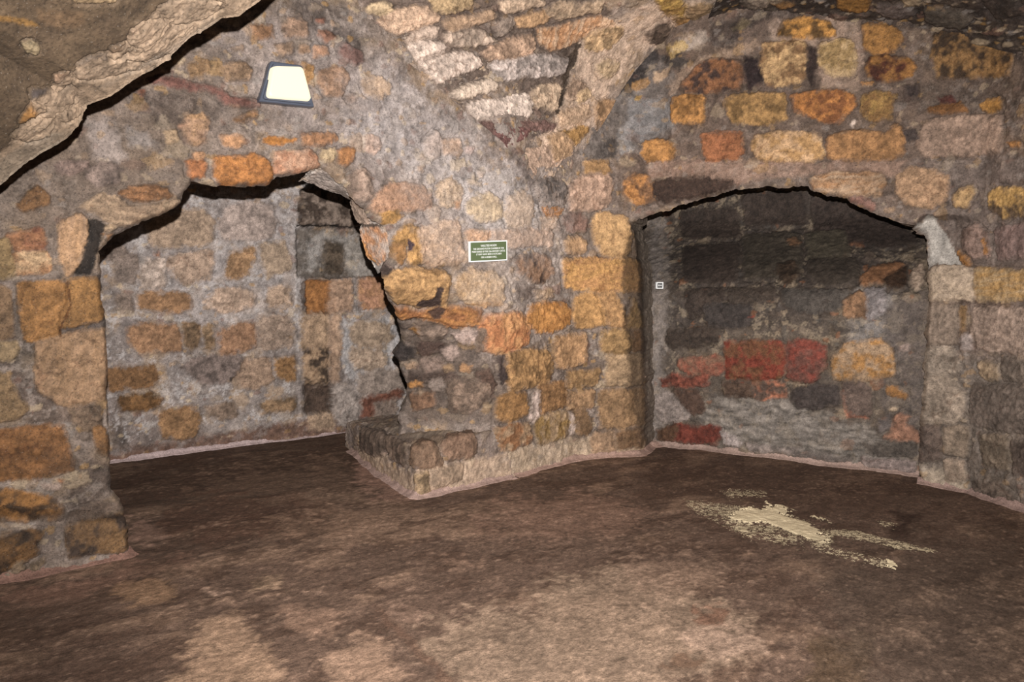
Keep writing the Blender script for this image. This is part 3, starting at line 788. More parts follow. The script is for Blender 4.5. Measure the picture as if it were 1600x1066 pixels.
def wall_piece(name, path, s0, s1, z0, z1, step, key, base, light, holes=(), macro=None, rev=None, mat=None, flip=1, cutfn=None, **kw):
    """an upright wall along a plan path with ragged openings and their reveals"""
    seg = np.hypot(*(np.diff(path, axis=0).T)); L = np.concatenate([[0], np.cumsum(seg)])
    s = np.arange(s0, s1 + step, step); z = np.arange(z0, z1 + step, step)
    bx, by = np.interp(s, L, path[:, 0]), np.interp(s, L, path[:, 1])
    tx, ty = np.gradient(bx, s), np.gradient(by, s); ln = np.hypot(tx, ty); tx, ty = tx / ln, ty / ln
    nx, ny = ty * flip, -tx * flip                         # towards the room
    P = np.zeros((len(s), len(z), 3)); P[..., 0] = bx[:, None]; P[..., 1] = by[:, None]; P[..., 2] = z[None]
    N0 = np.zeros_like(P); N0[..., 0] = nx[:, None]; N0[..., 1] = ny[:, None]
    U, V = np.meshgrid(s, z, indexing='ij')
    if macro is not None: P = P + N0 * macro(P, U, V)[..., None]
    N = grid_normals(P); sg = np.sign((N * N0).sum()); N = N * sg
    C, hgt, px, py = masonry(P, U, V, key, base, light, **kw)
    W = P.reshape(-1, 3)
    hd = np.full(len(W), -999.); X = px + (vn(W, 12, 91) - .5) * 6 + (vn(W, 45, 93) - .5) * 2.5; Y = py + (vn(W, 12, 92) - .5) * 6 + (vn(W, 45, 94) - .5) * 2.5
    for h in holes: hd = np.maximum(hd, sdf(X, Y, h))
    back = np.clip(1 + hd / 9., 0, 1) ** 2 * .045          # worn arris
    hgt = hgt - back
    V3 = W + N.reshape(-1, 3) * hgt[:, None]
    nu, nv = P.shape[:2]; idx = np.arange(nu * nv).reshape(nu, nv)
    cell = (hd.reshape(nu, nv) > 0); cc = (cell[:-1, :-1].astype(int) + cell[1:, :-1] + cell[:-1, 1:] + cell[1:, 1:]) >= 2
    if cutfn is not None: cutm = cutfn(P[:-1, :-1]); 
    else: cutm = np.zeros_like(cc)
    keep = ~cc & ~cutm
    if len(holes):                                         # pull the ragged rim onto the outline so that it has no steps
        rim = np.zeros((nu, nv), bool); ck = np.zeros((nu, nv), bool)
        for a_ in (0, 1):
            for b_ in (0, 1):
                rim[a_:nu - 1 + a_, b_:nv - 1 + b_] |= cc; ck[a_:nu - 1 + a_, b_:nv - 1 + b_] |= keep
        rim &= ck; H2 = hd.reshape(nu, nv); gs, gz = np.gradient(H2, step); g2 = gs * gs + gz * gz + 1e-6
        ds = np.clip(-H2 * gs / g2, -step, step)[rim]; dz = np.clip(-H2 * gz / g2, -step, step)[rim]
        Ts, Tz = np.gradient(V3.reshape(nu, nv, 3), step, axis=0), np.gradient(V3.reshape(nu, nv, 3), step, axis=1)
        for T_ in (Ts, Tz): T_ /= np.maximum(1, np.linalg.norm(T_, axis=2, keepdims=True) / 1.5)
        V3 = V3.reshape(nu, nv, 3).copy(); V3[rim] += Ts[rim] * ds[:, None] + Tz[rim] * dz[:, None]; V3 = V3.reshape(-1, 3)
    q = np.stack([idx[:-1, :-1], idx[1:, :-1], idx[1:, 1:], idx[:-1, 1:]], -1)
    Q = q[keep]
    if sg * flip < 0 or True:
        pass
    VS, QS, CS = [V3], [Q], [C]; nb = len(V3)
    if rev is not None:
        E = []
        a = cc[:-1, :] & keep[1:, :]; i, j = np.nonzero(a); E.append(np.stack([idx[i + 1, j], idx[i + 1, j + 1]], 1))
        a = keep[:-1, :] & cc[1:, :]; i, j = np.nonzero(a); E.append(np.stack([idx[i + 1, j + 1], idx[i + 1, j]], 1))
        a = cc[:, :-1] & keep[:, 1:]; i, j = np.nonzero(a); E.append(np.stack([idx[i + 1, j + 1], idx[i, j + 1]], 1))
        a = keep[:, :-1] & cc[:, 1:]; i, j = np.nonzero(a); E.append(np.stack([idx[i, j + 1], idx[i + 1, j + 1]], 1))
        E = np.concatenate(E); uniq, inv = np.unique(E, return_inverse=True); inv = inv.reshape(E.shape)
        D, K = rev(px[uniq], py[uniq], V3[uniq]), 26
        rows = []
        for k in range(K + 1):
            f = k / K; p = V3[uniq] + D * f
            if k: p = p + (np.stack([fbm(p, 16, 5, 3), fbm(p, 16, 6, 3), fbm(p, 16, 7, 3)], 1) - .5) * .035 * min(1, f * 3)
            rows.append(p)
        R = np.concatenate(rows); m = len(uniq)
        rc = np.concatenate([C[uniq] * (1 - min(1, k / K * 3)) + hx(kw.get('revcol', '6E6258') if False else '74685C')[None] * min(1, k / K * 3) for k in range(K + 1)])
        rc = rc * (.6 + .8 * fbm(R, 25, 3, 3))[:, None]
        rq = np.concatenate([np.stack([inv[:, 0] + k * m, inv[:, 1] + k * m, inv[:, 1] + (k + 1) * m, inv[:, 0] + (k + 1) * m], 1) for k in range(K)])
        VS.append(R); QS.append(rq + nb); CS.append(rc)
    Vv, Qq, Cc = compact(np.concatenate(VS), np.concatenate(QS), np.concatenate(CS))
    return structure(put_mesh(name, Vv, Qq, Cc, mat or M_STONE))

# ------------------------------------------------------------------ plan of the walls
A1, A2 = fp(203, 860), fp(800, 745); dW = (A2 - A1) / np.linalg.norm(A2 - A1)
raw = [A1 - dW * 1.9, A1, A2, fp(850, 730), fp(900, 718), fp(950, 713), fp(1000, 711), fp(1440, 754), fp(1510, 767), fp(1600, 799), np.array([3.58, 4.2]), np.array([3.62, 2.9])]
raw = np.array(raw)
sg_ = np.hypot(*(np.diff(raw, axis=0).T)); Lr = np.concatenate([[0], np.cumsum(sg_)])
ss = np.arange(0, Lr[-1], .02); FRONT = np.stack([np.interp(ss, Lr, raw[:, 0]), np.interp(ss, Lr, raw[:, 1])], 1)
kk = np.exp(-np.linspace(-2, 2, 13) ** 2); kk /= kk.sum(); pad = np.concatenate([FRONT[:1] - (FRONT[1:2] - FRONT[:1]) * np.arange(6, 0, -1)[:, None], FRONT, FRONT[-1:] + (FRONT[-1:] - FRONT[-2:-1]) * np.arange(1, 7)[:, None]])
FRONT = np.stack([np.convolve(pad[:, i], kk, 'valid') for i in (0, 1)], 1)
LF = np.concatenate([[0], np.cumsum(np.hypot(*(np.diff(FRONT, axis=0).T)))])
def s_at(px, py=700):
    p = on_path(px, py, FRONT)[:2]; k = np.argmin(np.hypot(*(FRONT - p).T)); return LF[k]
S_MID = s_at(884)

LEFT_OPENING = pts('203,1100 203,862 201,805 192,783 176,768 172,700 170,640 170,560 168,500 160,470 158,430 157,392 175,372 200,360 250,338 285,318 292,298 302,280 318,286 335,290 380,291 420,290 432,278 470,272 488,265 505,262 525,277 540,291 555,312 575,324 579,337 600,351 608,363 612,385 611,405 598,424 597,436 603,455 612,480 622,500 624,520 625,540 613,553 622,565 628,590 631,602 630,625 620,650 616,760 612,1100')
FIRE_OPENING = pts('1008,1100 1008,700 1008,640 1007,520 1004,440 1000,380 988,350 1010,338 1050,325 1100,309 1146,295 1200,291 1232,293 1240,288 1262,289 1272,300 1290,303 1325,309 1327,317 1350,326 1390,341 1430,354 1446,364 1449,374 1449,420 1452,470 1445,520 1443,560 1440,610 1437,660 1436,750 1434,1100')

def macro_left(P, U, V):
    px, py = proj(P)
    sb = -.62 * S((775 - px) / 130) * S((py - 440) / 140) * (px > 480)            # broken corner of the pier behind the ledge
    ft = .10 * S((py - 800 + (190 - px) * .05) / 14) * (px < 330)                  # footing of the left pier
    bend = .05 * (fbm(P.reshape(-1, 3), 1.6, 71, 2).reshape(px.shape) - .5)
    return sb + ft + bend
def rev_left(px, py, V):
    D = np.zeros((len(px), 3))
    r = S((px - 400) / 160)
    D[:, 0] = -.62 * (1 - r) - .05 * r; D[:, 1] = .75 * (1 - r) + .75 * r
    top = (py < 420); D[:, 2] = np.where(top, .14, 0)
    return D
def macro_right(P, U, V):
    px, py = proj(P)
    rd = -.10 * S((px - 972) / 40) * S((py - 345) / 25) * (px < 1100)             # the pier turns into the fireplace
    dent = -.10 * S((px - 1434) / 10) * S((1520 - px) / 40) * S((py - 335) / 10) * S((416 - py) / 4)
    bend = .05 * (fbm(P.reshape(-1, 3), 1.6, 71, 2).reshape(px.shape) - .5)
    soot = -.06 * S((px - 925) / 40) * S((1052 - px) / 20) * S((240 - py) / 40)
    return rd + dent + bend + soot
def rev_right(px, py, V):
    D = np.zeros((len(px), 3)); r = S((px - 1010) / 300)
    D[:, 0] = .17 * (1 - r) + .34 * r; D[:, 1] = .42 * (1 - r) + .46 * r
    D[:, 2] = np.where(py < 345, .24, 0)
    return D

def falloff_gain(px, py): return np.interp(px, [0, 300, 500, 700, 860, 1050, 1200, 1450, 1600], [.64, .64, .70, .80, .98, .98, .92, .90, .95]) * (1 - .10 * S((260 - py) / 120) * S((px - 950) / 120))  # brightness ramp put into the wall colour to offset the flash falloff
# plain coursed rubble where the walls run on past what was traced
_r = random.Random(5)
for xa, xb in ((-1500, -22), (1618, 3000)):
    y = 20
    while y < 1200:
        hgt_ = _r.uniform(48, 80); x = xa + _r.uniform(0, 40)
        while x < xb - 40:
            wd_ = min(_r.uniform(60, 170), xb - x)
            if wd_ > 34 and _r.random() < .8:
                j = lambda: _r.uniform(-5, 5)
                c_ = _r.choice(['A07C4C', '8E6C40', 'A08A68', '8C7A64', '7A6A58', 'A87C3C', '94846E', '6E6054'])
                TR['L'] += 'S %s %s;%.0f,%.0f %.0f,%.0f %.0f,%.0f %.0f,%.0f\n' % (c_, _r.choice(['m', 'M', 's', 'mh']), x + j(), y + j(), x + wd_ - 14 + j(), y + j(), x + wd_ - 14 + j(), y + hgt_ - 12 + j(), x + j(), y + hgt_ - 12 + j())
            x += wd_
        y += hgt_
print('walls')
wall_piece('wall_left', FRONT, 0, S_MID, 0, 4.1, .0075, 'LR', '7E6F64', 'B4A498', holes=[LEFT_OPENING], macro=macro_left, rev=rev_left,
           crust=.35, rubble=.3, seed=3, gain=falloff_gain)
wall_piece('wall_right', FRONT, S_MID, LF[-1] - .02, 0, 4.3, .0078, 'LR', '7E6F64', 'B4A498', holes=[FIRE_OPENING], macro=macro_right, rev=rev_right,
           crust=.35, rubble=.3, seed=3, gain=falloff_gain)

# recess behind the left arch
b0, b1 = fp(172, 722), fp(556, 672); db = (b1 - b0) / np.linalg.norm(b1 - b0)
BACK = np.array([b0 - db * 2.2, b1 + db * 1.6])
def macro_back(P, U, V):
    px, py = proj(P)
    lint = .07 * S((px - 466) / 4) * S((355 - py) / 3) * S((py - 285) / 10)
    nic = -.05 * S((px - 462) / 5) * S((py - 356) / 3) * S((436 - py) / 6)
    col = .03 * S((px - 520) / 6) * S((py - 440) / 8)
    return lint + nic + col + .05 * (fbm(P.reshape(-1, 3), 1.6, 73, 2).reshape(px.shape) - .5)
wall_piece('wall_back', BACK, 0, np.linalg.norm(BACK[1] - BACK[0]), 0, 3.0, .010, 'B', '857A73', 'BDB6B2', macro=macro_back, crust=.5, rubble=.22, seed=7, gain=GB)

# back of the fireplace, leaning away as it rises into the flue
f0, f1 = fp(1018, 692), fp(1436, 743); df = (f1 - f0) / np.linalg.norm(f1 - f0)
FIRE = np.array([f0 - df * 1.3, f1 + df * .7])
def macro_fire(P, U, V):
    return -1.0 * S((P[..., 2] - 1.35) / .85) + .05 * (fbm(P.reshape(-1, 3), 1.8, 74, 2).reshape(U.shape) - .5)
wall_piece('wall_fireplace', FIRE, 0, np.linalg.norm(FIRE[1] - FIRE[0]), 0, 3.0, .0085, 'F', '5A4F45', 'A8967E', macro=macro_fire, crust=.42, rubble=.3, seed=9, gain=GF,
           pal=['8A7A68', '4A423C', 'A08C74', '6A5A4E', '8A5A3C', '5A544E', '3E3834'], mat=M_SOOT)

# ------------------------------------------------------------------ vaults
nW = np.array([dW[1], -dW[0]])
N3 = np.array([nW[0], nW[1], 0.])
def on_plane(px, py, off):                             # point on the left wall's plane moved into the room by off
    r = ray(px, py); p0 = np.array([A1[0], A1[1], 0]) + N3 * off; t = np.dot(N3, p0 - np.array([0, 0, H])) / np.dot(N3, r)
    return np.array([0, 0, H]) + r * t
def surface(name, P, key, base, light, mat=None, hole=None, **kw):
    du = np.linalg.norm(np.diff(P, axis=0), axis=2).mean(1); dv = np.linalg.norm(np.diff(P, axis=1), axis=2).mean(0)
    U, V = np.meshgrid(np.concatenate([[0], np.cumsum(du)]), np.concatenate([[0], np.cumsum(dv)]), indexing='ij')
    N = grid_normals(P); tocam = np.array([0, 0, H]) - P
    N = N * np.sign((N * tocam).sum(2, keepdims=True).mean())
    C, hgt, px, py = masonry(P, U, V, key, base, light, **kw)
    if 'lift' in (hole or {}): hgt = hgt + hole['lift'](px, py)
    V3 = P.reshape(-1, 3) + N.reshape(-1, 3) * hgt[:, None]
    nu, nv = P.shape[:2]; idx = np.arange(nu * nv).reshape(nu, nv)
    Q = np.stack([idx[:-1, :-1], idx[1:, :-1], idx[1:, 1:], idx[:-1, 1:]], -1).reshape(-1, 4)
    return put_mesh(name, V3, Q, C, mat or M_STONE)
def resample(p, n):
    p = np.array(p, float); d = np.concatenate([[0], np.cumsum(np.linalg.norm(np.diff(p, axis=0), axis=1))]); t = np.linspace(0, d[-1], n)
    return np.stack([np.interp(t, d, p[:, i]) for i in range(3)], 1)
eL = [on_path(x, y, FRONT) for x, y in ((862, 358), (850, 330), (822, 272), (790, 222), (740, 176), (690, 128), (640, 82), (600, 42), (565, 15), (530, -18), (440, -110))]
eR = [on_path(x, y, FRONT) for x, y in ((870, 358), (882, 322), (893, 285), (905, 245), (928, 205), (955, 155), (985, 108), (1020, 68), (1060, 40), (1120, 14), (1240, -60))]
eL, eR = resample(eL, 420), resample(eR, 420)
vv = np.linspace(-.04, 1.04, 420)
P = eL[:, None] * (1 - vv)[None, :, None] + eR[:, None] * vv[None, :, None]
wdt = np.linalg.norm(eR - eL, axis=1)
P[..., 2] += (np.sin(np.clip(vv, 0, 1) * math.pi)[None] * wdt[:, None] * .05)
print('vault')
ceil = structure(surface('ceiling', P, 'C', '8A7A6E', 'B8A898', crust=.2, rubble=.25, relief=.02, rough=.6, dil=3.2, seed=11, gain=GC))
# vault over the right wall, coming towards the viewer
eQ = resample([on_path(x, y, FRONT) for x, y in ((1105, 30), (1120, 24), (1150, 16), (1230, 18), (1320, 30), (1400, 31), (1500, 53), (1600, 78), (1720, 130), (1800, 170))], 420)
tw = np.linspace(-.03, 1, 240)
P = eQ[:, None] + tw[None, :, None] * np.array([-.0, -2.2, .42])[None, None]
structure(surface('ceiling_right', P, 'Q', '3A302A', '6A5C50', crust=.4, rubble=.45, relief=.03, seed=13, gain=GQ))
# nearer vault with its broken edge, top left
ed = [(-340, 420, 3.3), (-90, 345, 3.35), (0, 288, 3.38), (36, 256, 3.4), (70, 235, 3.4), (100, 217, 3.42), (122, 197, 3.42), (136, 163, 3.44), (172, 150, 3.44), (200, 130, 3.45), (232, 110, 3.46), (262, 92, 3.46), (300, 57, 3.48), (345, 28, 3.5), (372, 24, 3.5), (400, 4, 3.52), (470, -60, 3.56), (560, -130, 3.6)]
def at(px, py, Y): r = ray(px, py); t = Y / r[1]; return np.array([r[0] * t, Y, H + r[2] * t])
eK = resample([at(*q) for q in ed], 560)
tw = np.linspace(0, 1, 330) ** 1.3
P = eK[:, None] + tw[None, :, None] * np.array([-.25, -1.5, .10])[None, None]
P[..., 2] += .10 * np.sin(np.clip(tw * 1.2, 0, 1) * math.pi / 2)[None]
under = P
def lip(px, py): return 0
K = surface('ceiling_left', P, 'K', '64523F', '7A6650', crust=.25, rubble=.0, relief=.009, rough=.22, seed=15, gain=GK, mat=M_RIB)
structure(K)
# inner reveal of the left arch: from the front rim to a rim set deeper in the wall
fr_ = resample([on_plane(*q, -.03) for q in ((488, 262), (505, 261), (527, 276), (542, 291), (557, 311), (577, 323), (581, 337), (602, 350), (610, 363), (615, 385), (613, 408), (602, 421))], 150)
bk_ = resample([on_plane(*q, -.34) for q in ((466, 284), (490, 287), (507, 297), (532, 303), (545, 313), (551, 330), (557, 345), (563, 362), (566, 380), (571, 400), (584, 416), (590, 428))], 150)
tw = np.linspace(0, 1, 80); P = fr_[:, None] * (1 - tw)[None, :, None] + bk_[:, None] * tw[None, :, None]
structure(surface('trim_4', P, 'V', '9C948C', 'C0B8B0', crust=.3, rubble=.1, relief=.012, rough=.5, seed=21, gain=1.2))
# upright back of that broken edge
bk = np.linspace(0, 1, 30); Pb = eK[:, None] + bk[None, :, None] * np.array([-.05, .10, .9])[None, None]
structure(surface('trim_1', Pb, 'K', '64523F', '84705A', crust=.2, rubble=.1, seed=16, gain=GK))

# ------------------------------------------------------------------ floor
print('floor')
gx = np.arange(-5.6, 4.4, .0125); gy = np.arange(1.6, 8.9, .0125)
X_, Y_ = np.meshgrid(gx, gy, indexing='ij'); W = np.stack([X_.ravel(), Y_.ravel(), X_.ravel() * 0], 1)
ang = math.radians(38); R_ = np.stack([W[:, 0] * math.cos(ang) + W[:, 1] * math.sin(ang), (-W[:, 0] * math.sin(ang) + W[:, 1] * math.cos(ang)) * 1.9, W[:, 2]], 1)
a1, a2, a3, a4 = fbm(R_, 1.7, 31, 4, .6), fbm(W, 9, 32, 4, .65), fbm(W, 45, 33, 2), fbm(R_, 5, 34, 3, .6)
px, py = proj(W)
b = hx('604D42'); a5 = fbm(W, 110, 35, 1); C = b[None] * (.75 + .5 * a2)[:, None] * np.ones((len(W), 1))
lt = hx('8C7260'); dk = hx('46342A')
m = S(a1, .52, .66) * .55; C = C * (1 - m[:, None]) + lt[None] * m[:, None] * (.7 + .6 * a2)[:, None]
m = S(a4, .52, .62) * .5; C = C * (1 - m[:, None]) + dk[None] * m[:, None]
wx, wy = (a2 - .5) * 40 + (a4 - .5) * 40, (a2 - .5) * 14 + (a4 - .5) * 16
for ln in FLOOR_MARKS.strip().splitlines():
    hd, pp = ln.split(';'); hd = hd.split(); poly = pts(pp); al, so = float(hd[2]), float(hd[3])
    d = sdf(px + wx, (py + wy) , chaikin(poly, 2))
    mm = S(d + (a2 - .5) * so * 4 + (a3 - .5) * so * 2, -so, so) * al
    C = C * (1 - mm[:, None]) + hx(hd[1])[None] * mm[:, None] * (.62 + .76 * a2)[:, None]
m = S(a3 + .5 * (a1 - .5), .74, .80) * .22; C = C * (1 - m[:, None]) + hx('A08674')[None] * m[:, None]
C = C * (.65 + .7 * a3)[:, None] * (.6 + .8 * a5)[:, None]
hz = (a1 - .5) * .03 + (a2 - .5) * .007 + (a3 - .5) * .003
W[:, 2] = hz - .004; C = C * np.array([.95, .94, .90])
nu, nv = X_.shape; idx = np.arange(nu * nv).reshape(nu, nv)
Q = np.stack([idx[:-1, :-1], idx[1:, :-1], idx[1:, 1:], idx[:-1, 1:]], -1).reshape(-1, 4)
structure(put_mesh('floor', W, Q, C * GX, M_FLOOR))
def floor_z(P): 
    R0 = np.stack([P[:, 0] * math.cos(ang) + P[:, 1] * math.sin(ang), (-P[:, 0] * math.sin(ang) + P[:, 1] * math.cos(ang)) * 1.9, P[:, 2] * 0], 1)
    P0 = P * np.array([1, 1, 0])
    return (fbm(R0, 1.7, 31, 4, .6) - .5) * .03 + (fbm(P0, 9, 32, 4, .65) - .5) * .007 + (fbm(P0, 45, 33, 2) - .5) * .003 - .004

# mortar fillets where the walls meet the floor
def fillet(name, line, col, wd=.05, ht=.04, seed=1, gain=1., back=.03, side=1):
    line = np.array(line, float); d = np.concatenate([[0], np.cumsum(np.hypot(*np.diff(line, axis=0).T))]); n = int(d[-1] / .012)
    t = np.linspace(0, d[-1], n); p = np.stack([np.interp(t, d, line[:, 0]), np.interp(t, d, line[:, 1])], 1)
    tg = np.gradient(p, axis=0); tg /= np.linalg.norm(tg, axis=1, keepdims=True); nm = np.stack([tg[:, 1], -tg[:, 0]], 1) * side
    prof = [(-back, 1.15), (0, 1), (.18, .55), (.42, .25), (.72, .08), (1.0, -.05), (1.1, -.25)]
    base3 = np.concatenate([p, p[:, :1] * 0], 1); wv = .6 + .8 * fbm(base3, 7, seed, 3); hv = .5 + .9 * fbm(base3, 11, seed + 1, 3)
    rows = []
    for a, bz in prof:
        q = p + nm * (a * (wd if a > 0 else 1) * wv)[:, None]; rows.append(np.concatenate([q, (bz * ht * hv)[:, None]], 1))
    P = np.stack(rows, 1); W3 = P.reshape(-1, 3); W3[:, 2] += floor_z(W3) + .004 + (fbm(W3, 60, seed + 2, 2) - .5) * .008
    C = hx(col)[None] * (.6 + .8 * fbm(W3, 26, seed + 3, 3))[:, None]
    nu, nv = P.shape[:2]; idx = np.arange(nu * nv).reshape(nu, nv); Q = np.stack([idx[:-1, :-1], idx[1:, :-1], idx[1:, 1:], idx[:-1, 1:]], -1).reshape(-1, 4)
    return structure(put_mesh(name, W3, Q, C * gain, M_STONE))
def sub(pa, pb):
    a, b_ = s_at(pa, 720), s_at(pb, 720); k = (LF >= a) & (LF <= b_); return FRONT[k]
fillet('baseboard_left', np.concatenate([(FRONT[(LF < s_at(195, 850))] + nW * .09), [fp(203, 862) + nW * .03]]), '8C6A5C', seed=41, gain=GL)
fillet('baseboard_back', [BACK[0], b0, fp(470, 683), fp(560, 671)], 'B09C98', wd=.05, ht=.035, seed=43, gain=GB)
fillet('baseboard_right', np.concatenate([sub(800, 1000), [fp(1009, 705), fp(1016, 697), fp(1030, 695)], ]), 'A88A7C', wd=.06, seed=45, gain=GR)
fillet('baseboard_fireplace', [f0 + df * .02, f1], 'A48C80', wd=.06, ht=.04, seed=47, gain=GF)
fillet('trim_2', sub(1436, 1640), '927A70', wd=.05, seed=49, gain=GR)

# ------------------------------------------------------------------ the worn ledge at the foot of the pier
print('ledge')
Cn, Ln_, Rn = fp(650, 776), fp(551, 704), fp(800, 745)
outl = [Ln_ + (Ln_ - Cn) * .12, Ln_, Ln_ * .5 + Cn * .5 + np.array([-.03, -.02]), Cn, (Cn + Rn) / 2 + np.array([0, -.02]), Rn - nW * .0]
zt = [.25, .27, .33, .385, .41, .42]
bkp = [np.array([-1.2, 7.2]), np.array([-1.1, 7.1]), np.array([-.95, 6.75]), np.array([-.6, 6.55]), np.array([-.2, 6.5]), np.array([.12, 6.4])]
tt = np.linspace(0, 5, 6); n = 300; t = np.linspace(0, 5, n)
kern = np.exp(-np.linspace(-2, 2, 15) ** 2); kern /= kern.sum()
def ip(L_, smooth=True):
    L_ = np.array(L_, float); q = np.interp(t, tt, L_)
    if smooth: pq = np.concatenate([np.full(7, q[0]), q, np.full(7, q[-1])]); q = np.convolve(pq, kern, 'valid')
    return q
ox, oy, oz = ip([p[0] for p in outl]), ip([p[1] for p in outl]), ip(zt); bx_, by_ = ip([p[0] for p in bkp]), ip([p[1] for p in bkp])
rows = []
for k in range(70):                                   # face, rounded nose, worn top
    if k <= 34:
        f = k / 34; z = oz * f * .86 - .02; q = 0.0 * f + .03 * (1 - f) * -1
    elif k <= 44:
        f = (k - 34) / 10; z = oz * (.86 + .14 * math.sin(f * math.pi / 2)) - .02; q = .07 * (1 - math.cos(f * math.pi / 2))
    else:
        f = (k - 44) / 25; z = oz - .02 + .05 * f; q = .07 + .93 * f
    rows.append(np.stack([ox + (bx_ - ox) * q, oy + (by_ - oy) * q, z + 0 * ox], 1))
P = np.stack(rows, 1)
led = surface('stone_ledge', P, 'G', '84746A', 'B0A090', crust=.4, rubble=.25, relief=.028, seed=17, gain=GG)
led['label'] = 'low worn stone ledge jutting from the foot of the rubble pier between the two arches'; led['category'] = 'stone ledge'
fillet('trim_3', [Ln_, (Ln_ + Cn) / 2 + np.array([-.03, -.02]), Cn + np.array([0, -.02]), (Cn + Rn) / 2 + np.array([0, -.03]), Rn], 'B09488', wd=.055, ht=.035, seed=51, gain=GG)

# ------------------------------------------------------------------ spilled powder on the floor
gx = np.arange(1.0, 3.1, .004); gy = np.arange(4.0, 5.9, .004)
X_, Y_ = np.meshgrid(gx, gy, indexing='ij'); W = np.stack([X_.ravel(), Y_.ravel(), X_.ravel() * 0], 1); px, py = proj(W)
q1, q2, q3 = fbm(W, 14, 61, 3, .6), fbm(W, 60, 62, 2), _h(np.floor(W[:, 0] / .004), np.floor(W[:, 1] / .004), W[:, 2] * 0, 63)
X2, Y2 = px + (q1 - .5) * 40 + (q2 - .5) * 22, py + (q1 - .5) * 12 + (q2 - .5) * 9
dens = np.full(len(W), -1.)
for al, so, pp in POWDER:
    d = sdf(X2, Y2, chaikin(pts(pp), 1)); dens = np.maximum(dens, al * S(d, -so, so * .4) - .0)
on = (dens > (.22 + .55 * q2 + .35 * q3 + .25 * (q1 - .5))).reshape(X_.shape)
W[:, 2] = floor_z(W) + .0035 + .012 * np.clip(dens - .5, 0, 1) * (.5 + q1)
nu, nv = X_.shape; idx = np.arange(nu * nv).reshape(nu, nv); Q = np.stack([idx[:-1, :-1], idx[1:, :-1], idx[1:, 1:], idx[:-1, 1:]], -1)
Q = Q[on[:-1, :-1]]
C = hx('D4C2A0')[None] * (.75 + .5 * q1)[:, None]
Vv, Qq, Cc = compact(W, Q, C * GP)
pw = put_mesh('spilled_powder', Vv, Qq, Cc, M_POWDER)
pw['kind'] = 'stuff'; pw['label'] = 'pale cream powder spilled and scuffed across the brown floor before the fireplace'; pw['category'] = 'powder'

# ------------------------------------------------------------------ fittings
def empty(name, loc, label, cat, rot=None):
    o = bpy.data.objects.new(name, None); COL.objects.link(o); o.location = loc; o['label'] = label; o['category'] = cat; o.empty_display_size = .1
    return o
def loft(name, rings, mat, parent, origin, cap=True, smooth=False):
    n = len(rings[0]); V = [tuple(np.array(p) - origin) for r in rings for p in r]; Fc = []
    for k in range(len(rings) - 1):
        for i in range(n):
            j = (i + 1) % n; Fc.append((k * n + i, k * n + j, (k + 1) * n + j, (k + 1) * n + i))
    if cap: Fc.append(tuple(range(n))[::-1]); Fc.append(tuple((len(rings) - 1) * n + i for i in range(n)))
    me = bpy.data.meshes.new(name); me.from_pydata(V, [], Fc); me.validate(); me.update()
    if smooth:
        for p in me.polygons: p.use_smooth = len(p.vertices) == 4
    me.materials.append(mat); o = bpy.data.objects.new(name, me); COL.objects.link(o); o.parent = parent
    import bmesh
    bm = bmesh.new(); bm.from_mesh(me); bmesh.ops.recalc_face_normals(bm, faces=bm.faces); bm.to_mesh(me); bm.free()
    return o
def round_quad(q, r, n=5):                             # q: four 3D corners -> ring with rounded corners
    q = [np.array(p, float) for p in q]; out = []
    for i in range(4):
        a, b_, c = q[i - 1], q[i], q[(i + 1) % 4]
        u = (a - b_) / np.linalg.norm(a - b_); v = (c - b_) / np.linalg.norm(c - b_)
        for k in range(n + 1):
            t = k / n; out.append(b_ + u * r * (1 - t) ** 2 + v * r * t ** 2)
    return out
M_BLK = plain('dark_grey_metal', (.06, .068, .09), .35)
M_GLOW = plain('lit_diffuser', (.22, .17, .10), .4, emit=(1, .86, .60), es=1.1)
M_STEEL = plain('steel', (.5, .5, .5), .3, 1)
q0 = [on_plane(420, 97, .03), on_plane(469, 104, .03), on_plane(488.5, 169, .03), on_plane(402, 160, .03)]
org = sum(q0) / 4 - N3 * .03
lamp = empty('wall_lamp', org, 'lit bulkhead lamp with dark frame fixed high on the left wall above the arch', 'lamp')
def shift(q, d): return [p + N3 * d for p in q]
def inset(q, f): c = sum(q) / 4; return [c + (p - c) * f for p in q]
loft('housing', [round_quad(shift(q0, -.03), .012), round_quad(shift(q0, .028), .012), round_quad(shift(inset(q0, .97), .034), .012)], M_BLK, lamp, org)
qd = [on_plane(427, 103, .105), on_plane(473, 104.5, .105), on_plane(487, 156.5, .105), on_plane(418.5, 151, .105)]
qb = shift(inset(qd, 1.06), -.045)
loft('bezel', [round_quad(shift(inset(q0, .90), .030), .02), round_quad(shift(inset(q0, .88), .046), .02), round_quad(shift(inset(q0, .80), .046), .02)], M_BLK, lamp, org)
loft('diffuser', [round_quad(shift(qb, -.02), .03), round_quad(qb, .03), round_quad(shift(inset(qd, 1.02), -.012), .03), round_quad(qd, .028), round_quad(shift(inset(qd, .9), .006), .026)], M_GLOW, lamp, org, smooth=True)
sc_ = on_plane(408, 160, .03); ring = lambda r, d: [sc_ + N3 * d + np.array([dW[0], dW[1], 0]) * r * math.cos(a) + np.array([0, 0, 1]) * r * math.sin(a) for a in np.linspace(0, 2 * math.pi, 13)[:-1]]
loft('screw', [ring(.006, -.005), ring(.006, .008), ring(.004, .010)], M_STEEL, lamp, org)

